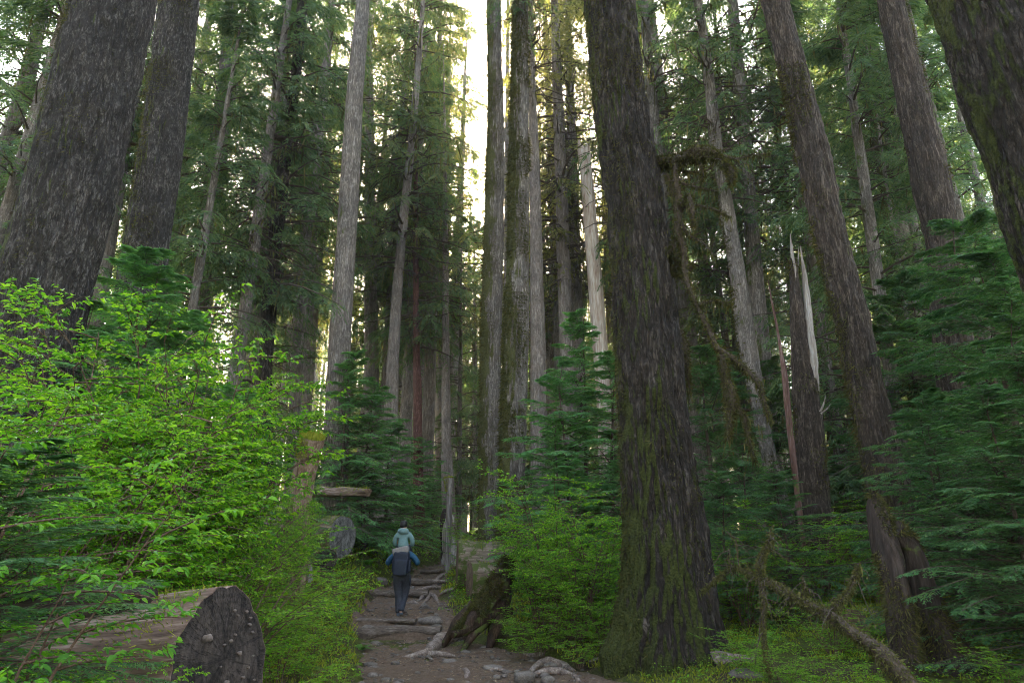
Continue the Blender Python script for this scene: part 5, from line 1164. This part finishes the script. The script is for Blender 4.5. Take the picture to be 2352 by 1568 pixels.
# ---------------------------------------------------------------- people
M['hair'] = plain('hair', (.012, .009, .009), .55, .4, 60, .6)
M['skin'] = plain('skin', (.45, .26, .18), .55, .08)
M['teal'] = plain('teal_jacket', (.115, .185, .18), .6, .12, 30, .4, .025)
M['blue'] = plain('blue_jacket', (.010, .055, .11), .55, .2, 25, .5, .025)
M['trouser'] = plain('dark_trousers', (.035, .036, .048), .75, .25, 25, .5, .025)
M['shoe'] = plain('grey_shoe', (.10, .12, .15), .8)
M['pack'] = plain('pack_fabric', (.012, .015, .028), .6, .3, 30, .5, .01)
M['lid'] = plain('pack_lid', (.21, .18, .165), .8, .15, 30, .4)
M['strap'] = plain('strap', (.015, .015, .02), .7)
def skin(name, J, E, mat, parent, sub=2):
    """J: list of (x,y,z,rx,ry) joints; E: edges; joint 0 is the root"""
    me = bpy.data.meshes.new(name); me.from_pydata([j[:3] for j in J], E, []); me.update(); me.materials.append(mat)
    o = bpy.data.objects.new(name, me); col.objects.link(o); o.parent = parent
    m = o.modifiers.new('skin', 'SKIN'); m.use_smooth_shade = True
    layer = me.skin_vertices[0] if me.skin_vertices else None
    if layer is None:
        bpy.context.view_layer.update()
        bpy.context.view_layer.objects.active = o; bpy.ops.mesh.customdata_skin_add(); layer = me.skin_vertices[0]
    for i, j in enumerate(J):
        layer.data[i].radius = (j[3], j[4] if len(j) > 4 else j[3]); layer.data[i].use_root = (i == 0)
    s = o.modifiers.new('sub', 'SUBSURF'); s.levels = sub; s.render_levels = sub
    return o
def chain(J, E, start, pts):
    prev = start
    for p in pts: J.append(p); E.append((prev, len(J) - 1)); prev = len(J) - 1
    return prev
def hand(J, E, wrist, w, d, side, sc=1.0, curl=.5):
    "palm and five fingers from a wrist joint at w along direction d"
    w = Vector(w); d = Vector(d).normalized(); s = d.cross(Vector((0, 0, 1))).normalized() * side; n = s.cross(d).normalized() * side
    palm = w + d * .05 * sc; J.append((*palm, .026 * sc, .016 * sc)); E.append((wrist, len(J) - 1)); p = len(J) - 1
    for k, (off, ln) in enumerate([(-.03, .062), (-.01, .075), (.01, .07), (.03, .055)]):
        a = palm + d * .04 * sc + s * off * sc; b = a + (d - n * curl * .5) * ln * .55 * sc; c = b + (d - n * curl * 1.4).normalized() * ln * .5 * sc
        chain(J, E, p, [(*a, .009 * sc), (*b, .0085 * sc), (*c, .007 * sc)])
    a = palm - s * .032 * sc - d * .01 * sc; b = a + (d * .6 - s * .7 - n * .3).normalized() * .035 * sc; c = b + (d - n * .4).normalized() * .03 * sc
    chain(J, E, p, [(*a, .011 * sc), (*b, .009 * sc), (*c, .0075 * sc)])
def head(buf_parent, c, r, yaw=0, hairmat=None, sc=1.0):
    b = rock_buf(rng_(3), .076 * sc, .092 * sc, .115 * sc, 4, 0.0)
    return b
def ellip(rng, c, sx, sy, sz, sub=4, amp=0.02, pw=1):
    b = rock_buf(rng, sx, sy, sz, sub, amp); b.v[0] = b.v[0] + np.array(c, np.float32); return b
FP = gp(918, 1416); ps_ = (FP.y * CP + (FP.z - CAMZ) * SP) / F     # metres per pixel at the hiker
Hs = 216 * ps_ / 2.20                                              # both figures together stand 216 px tall
foot_z = hp(FP.x, FP.y + .1)
ad = thing('person', 'adult seen from behind in blue jacket and dark trousers, carrying a child on the shoulders', 'person', (FP.x, FP.y + .1, foot_z)); ad.scale = (Hs,) * 3
# facing +y. body with head, arms raised to hold the child's shins
J = [(0, 0, .95, .115, .09)]; E = []
chest = chain(J, E, 0, [(0, .01, 1.08, .11, .085), (0, .02, 1.25, .145, .105), (0, .02, 1.38, .135, .095)])
nk = chain(J, E, chest, [(0, .03, 1.49, .05, .05), (0, .05, 1.545, .055, .06), (0, .065, 1.62, .082, .095), (0, .06, 1.68, .07, .08)])
J.append((0, .155, 1.60, .013, .013)); E.append((nk - 1, len(J) - 1))          # nose
for s in (-1, 1):
    J.append((s * .083, .06, 1.61, .012, .02)); E.append((nk - 1, len(J) - 1))  # ears
    el = (s * .37, -.03, 1.20)
    wr = chain(J, E, chest, [(s * .17, .01, 1.40, .062, .062), (s * .28, -.02, 1.30, .052, .052), (*el, .042, .042), (s * .29, .10, 1.235, .037, .037), (s * .185, .21, 1.27, .026, .024)])
    hand(J, E, wr, (s * .185, .21, 1.27), (-s * .35, .35, .15), s, 1.0, .7)
# legs: left leg planted, right leg trailing a little
chain(J, E, 0, [(-.085, 0, .88, .08, .08), (-.075, .02, .66, .082, .085), (-.055, .03, .47, .062, .066), (-.045, -.01, .28, .055, .06), (-.04, -.03, .10, .035, .04), (-.045, -.02, .045, .038, .04), (-.06, .12, .035, .04, .03)])
chain(J, E, 0, [(.085, 0, .88, .08, .08), (.08, .06, .67, .082, .085), (.055, .10, .48, .062, .066), (.03, .02, .30, .055, .058), (.02, -.10, .14, .035, .038), (.02, -.09, .085, .038, .04), (.02, .03, .035, .038, .03)])
skin('body', J, E, M['skin'], ad)
hb_ = ellip(rng_(1), (0, .045, 1.655), .088, .10, .095); obj('hair', hb_, M['hair'], ad, True)
# jacket
J = [(0, 0, .93, .225, .17)]; E = []
chest = chain(J, E, 0, [(0, .0, 1.02, .205, .155), (0, .01, 1.15, .195, .15), (0, .01, 1.30, .20, .145), (0, .01, 1.41, .15, .11), (0, .03, 1.47, .075, .07)])
for s in (-1, 1):
    chain(J, E, chest - 1, [(s * .19, .0, 1.385, .085, .085), (s * .29, -.03, 1.30, .078, .078), (s * .36, -.035, 1.20, .072, .072), (s * .36, .0, 1.175, .062, .062), (s * .29, .10, 1.235, .052, .052), (s * .205, .19, 1.265, .036, .036)])
skin('jacket', J, E, M['blue'], ad)
# trousers
J = [(0, 0, .96, .20, .15)]; E = []
chain(J, E, 0, [(0, 0, 1.04, .17, .13)])
chain(J, E, 0, [(-.10, 0, .84, .135, .14), (-.09, .02, .66, .118, .12), (-.068, .03, .47, .095, .098), (-.055, -.01, .28, .084, .088), (-.048, -.03, .12, .072, .078), (-.045, -.03, .07, .070, .075)])
chain(J, E, 0, [(.10, 0, .84, .135, .14), (.092, .06, .67, .118, .12), (.064, .10, .48, .095, .098), (.038, .02, .30, .084, .088), (.022, -.09, .16, .074, .078), (.02, -.105, .11, .070, .075)])
skin('trousers', J, E, M['trouser'], ad)
for s, P in ((-1, [(-.045, -.075, .05, .046, .05), (-.05, .0, .05, .052, .045), (-.06, .10, .042, .05, .036), (-.065, .17, .035, .036, .026)]), (1, [(.02, -.125, .085, .045, .046), (.02, -.06, .065, .05, .042), (.02, .03, .045, .048, .036), (.02, .09, .035, .036, .026)])):
    J = [P[0]]; E = []; chain(J, E, 0, P[1:]); skin('shoe', J, E, M['shoe'], ad)
# child sitting on the shoulders
ch = thing('person', 'small child in pale teal hooded jacket with dark hair, riding on the adult\'s shoulders', 'person', (FP.x, FP.y + .1, foot_z)); ch.scale = (Hs,) * 3
J = [(0, -.04, 1.58, .10, .085)]; E = []
c1 = chain(J, E, 0, [(0, -.05, 1.70, .095, .08), (0, -.04, 1.82, .095, .075), (0, -.02, 1.92, .05, .05), (-.01, -.005, 1.98, .055, .06), (-.02, .01, 2.06, .078, .085), (-.02, .01, 2.12, .07, .075)])
J.append((-.02, .10, 2.045, .011, .011)); E.append((c1 - 1, len(J) - 1))
for s in (-1, 1):
    J.append((-.02 + s * .08, .01, 2.05, .011, .017)); E.append((c1 - 1, len(J) - 1))
    wr = chain(J, E, 2, [(s * .12, -.02, 1.84, .045, .045), (s * .175, .0, 1.72, .036, .036), (s * .185, .06, 1.62, .032, .032), (s * .12, .15, 1.62, .02, .02)])
    hand(J, E, wr, (s * .12, .15, 1.62), (-s * .5, .6, .05), s, .72, .6)
    chain(J, E, 0, [(s * .11, .04, 1.545, .062, .062), (s * .13, .16, 1.50, .052, .052), (s * .125, .20, 1.36, .042, .045), (s * .12, .19, 1.24, .028, .03), (s * .12, .22, 1.20, .03, .025), (s * .12, .29, 1.19, .026, .02)])
skin('body', J, E, M['skin'], ch)
obj('hair', ellip(rng_(4), (-.02, -.002, 2.09), .092, .098, .092, 4, .06), M['hair'], ch, True)
J = [(0, -.05, 1.55, .145, .115)]; E = []
c1 = chain(J, E, 0, [(0, -.06, 1.60, .15, .12), (0, -.06, 1.66, .13, .105), (0, -.055, 1.76, .135, .105), (0, -.045, 1.86, .125, .10), (0, -.02, 1.93, .07, .065)])
for s in (-1, 1):
    chain(J, E, c1 - 1, [(s * .145, -.03, 1.85, .075, .07), (s * .195, -.03, 1.76, .068, .068), (s * .215, -.02, 1.67, .062, .062), (s * .21, .03, 1.60, .055, .055), (s * .14, .12, 1.61, .038, .038)])
jk = skin('jacket', J, E, M['teal'], ch)
obj('hood', ellip(rng_(6), (0, -.105, 1.925), .135, .085, .072, 4, .09), M['teal'], ch, True)
J = [(0, -.04, 1.56, .12, .10)]; E = []
for s in (-1, 1): chain(J, E, 0, [(s * .11, .04, 1.545, .078, .078), (s * .135, .16, 1.50, .066, .066), (s * .13, .20, 1.37, .056, .056), (s * .122, .195, 1.26, .045, .045)])
skin('trousers', J, E, M['trouser'], ch)
# backpack
bp = thing('backpack', 'large black backpack with beige rolled top, worn by the adult', 'backpack', (FP.x, FP.y + .1, foot_z)); bp.scale = (Hs,) * 3
def superbox(c, s, rng, tilt=0, pw=.35, amp=.03, sub=4, taper=0):
    b = rock_buf(rng, 1, 1, 1, sub, amp); V = b.v[0].astype(float); V = V / np.abs(V).max(1, keepdims=True) * .6 + V * .4
    V[:, 0] *= 1 + taper * V[:, 2]
    V = V * np.array(s); cs, sn_ = math.cos(tilt), math.sin(tilt); x = V[:, 0] * cs - V[:, 2] * sn_; z = V[:, 0] * sn_ + V[:, 2] * cs
    b.v[0] = (np.stack([x, V[:, 1], z], -1) + np.array(c)).astype(np.float32); return b
obj('main_bag', superbox((.0, -.27, 1.215), (.20, .14, .265), rng_(8), -.06, taper=-.05), M['pack'], bp, True)
obj('front_pocket', superbox((.0, -.375, 1.10), (.17, .055, .19), rng_(9), -.05), M['pack'], bp, True)
obj('rolled_top', superbox((-.02, -.255, 1.475), (.205, .14, .085), rng_(10), .22, amp=.08), M['lid'], bp, True)
obj('side_pocket', superbox((.20, -.25, 1.12), (.035, .09, .15), rng_(11), 0), M['pack'], bp, True)
st_ = Buf()
for s in (-1, 1):
    b, _ = gnarl([(s * .10, -.14, 1.42), (s * .115, .02, 1.50), (s * .12, .15, 1.40), (s * .13, .16, 1.20), (s * .15, -.12, 1.02)], [.022] * 5, 30, 8, 0, 4, squash=(1, .35)); obj('shoulder_strap', b, M['strap'], bp, True)
for P in ([(.16, -.20, 1.02), (.185, -.22, .90), (.20, -.20, .78), (.225, -.18, .69)], [(-.17, -.20, 1.0), (-.19, -.2, .92), (-.20, -.2, .86)]):
    b, _ = gnarl(P, [.011, .011, .011, .014], 14, 8, .1, 4) if len(P) == 4 else gnarl(P, [.011, .012, .03], 14, 8, .1, 4); obj('loose_strap', b, M['strap'], bp, True)

# ---------------------------------------------------------------- haze
hb = Buf(); x0, x1, y0, y1, z0, z1 = -440, 440, -140, 620, -6, 62
hb.add([(x0, y0, z0), (x1, y0, z0), (x1, y1, z0), (x0, y1, z0), (x0, y0, z1), (x1, y0, z1), (x1, y1, z1), (x0, y1, z1)], [(0, 3, 2, 1), (4, 5, 6, 7), (0, 1, 5, 4), (1, 2, 6, 5), (2, 3, 7, 6), (3, 0, 4, 7)])
hm = bpy.data.materials.new('haze'); hm.use_nodes = True; ht = hm.node_tree; ht.nodes.clear()
ho = ht.nodes.new('ShaderNodeOutputMaterial'); hv = ht.nodes.new('ShaderNodeVolumePrincipled'); hv.inputs['Color'].default_value = (.86, .92, .96, 1)
hv.inputs['Density'].default_value = .0004; hv.inputs['Anisotropy'].default_value = .3; ht.links.new(hv.outputs[0], ho.inputs['Volume'])
tag(obj('haze', hb, hm), 'pale morning haze between the far trees', kind='stuff')
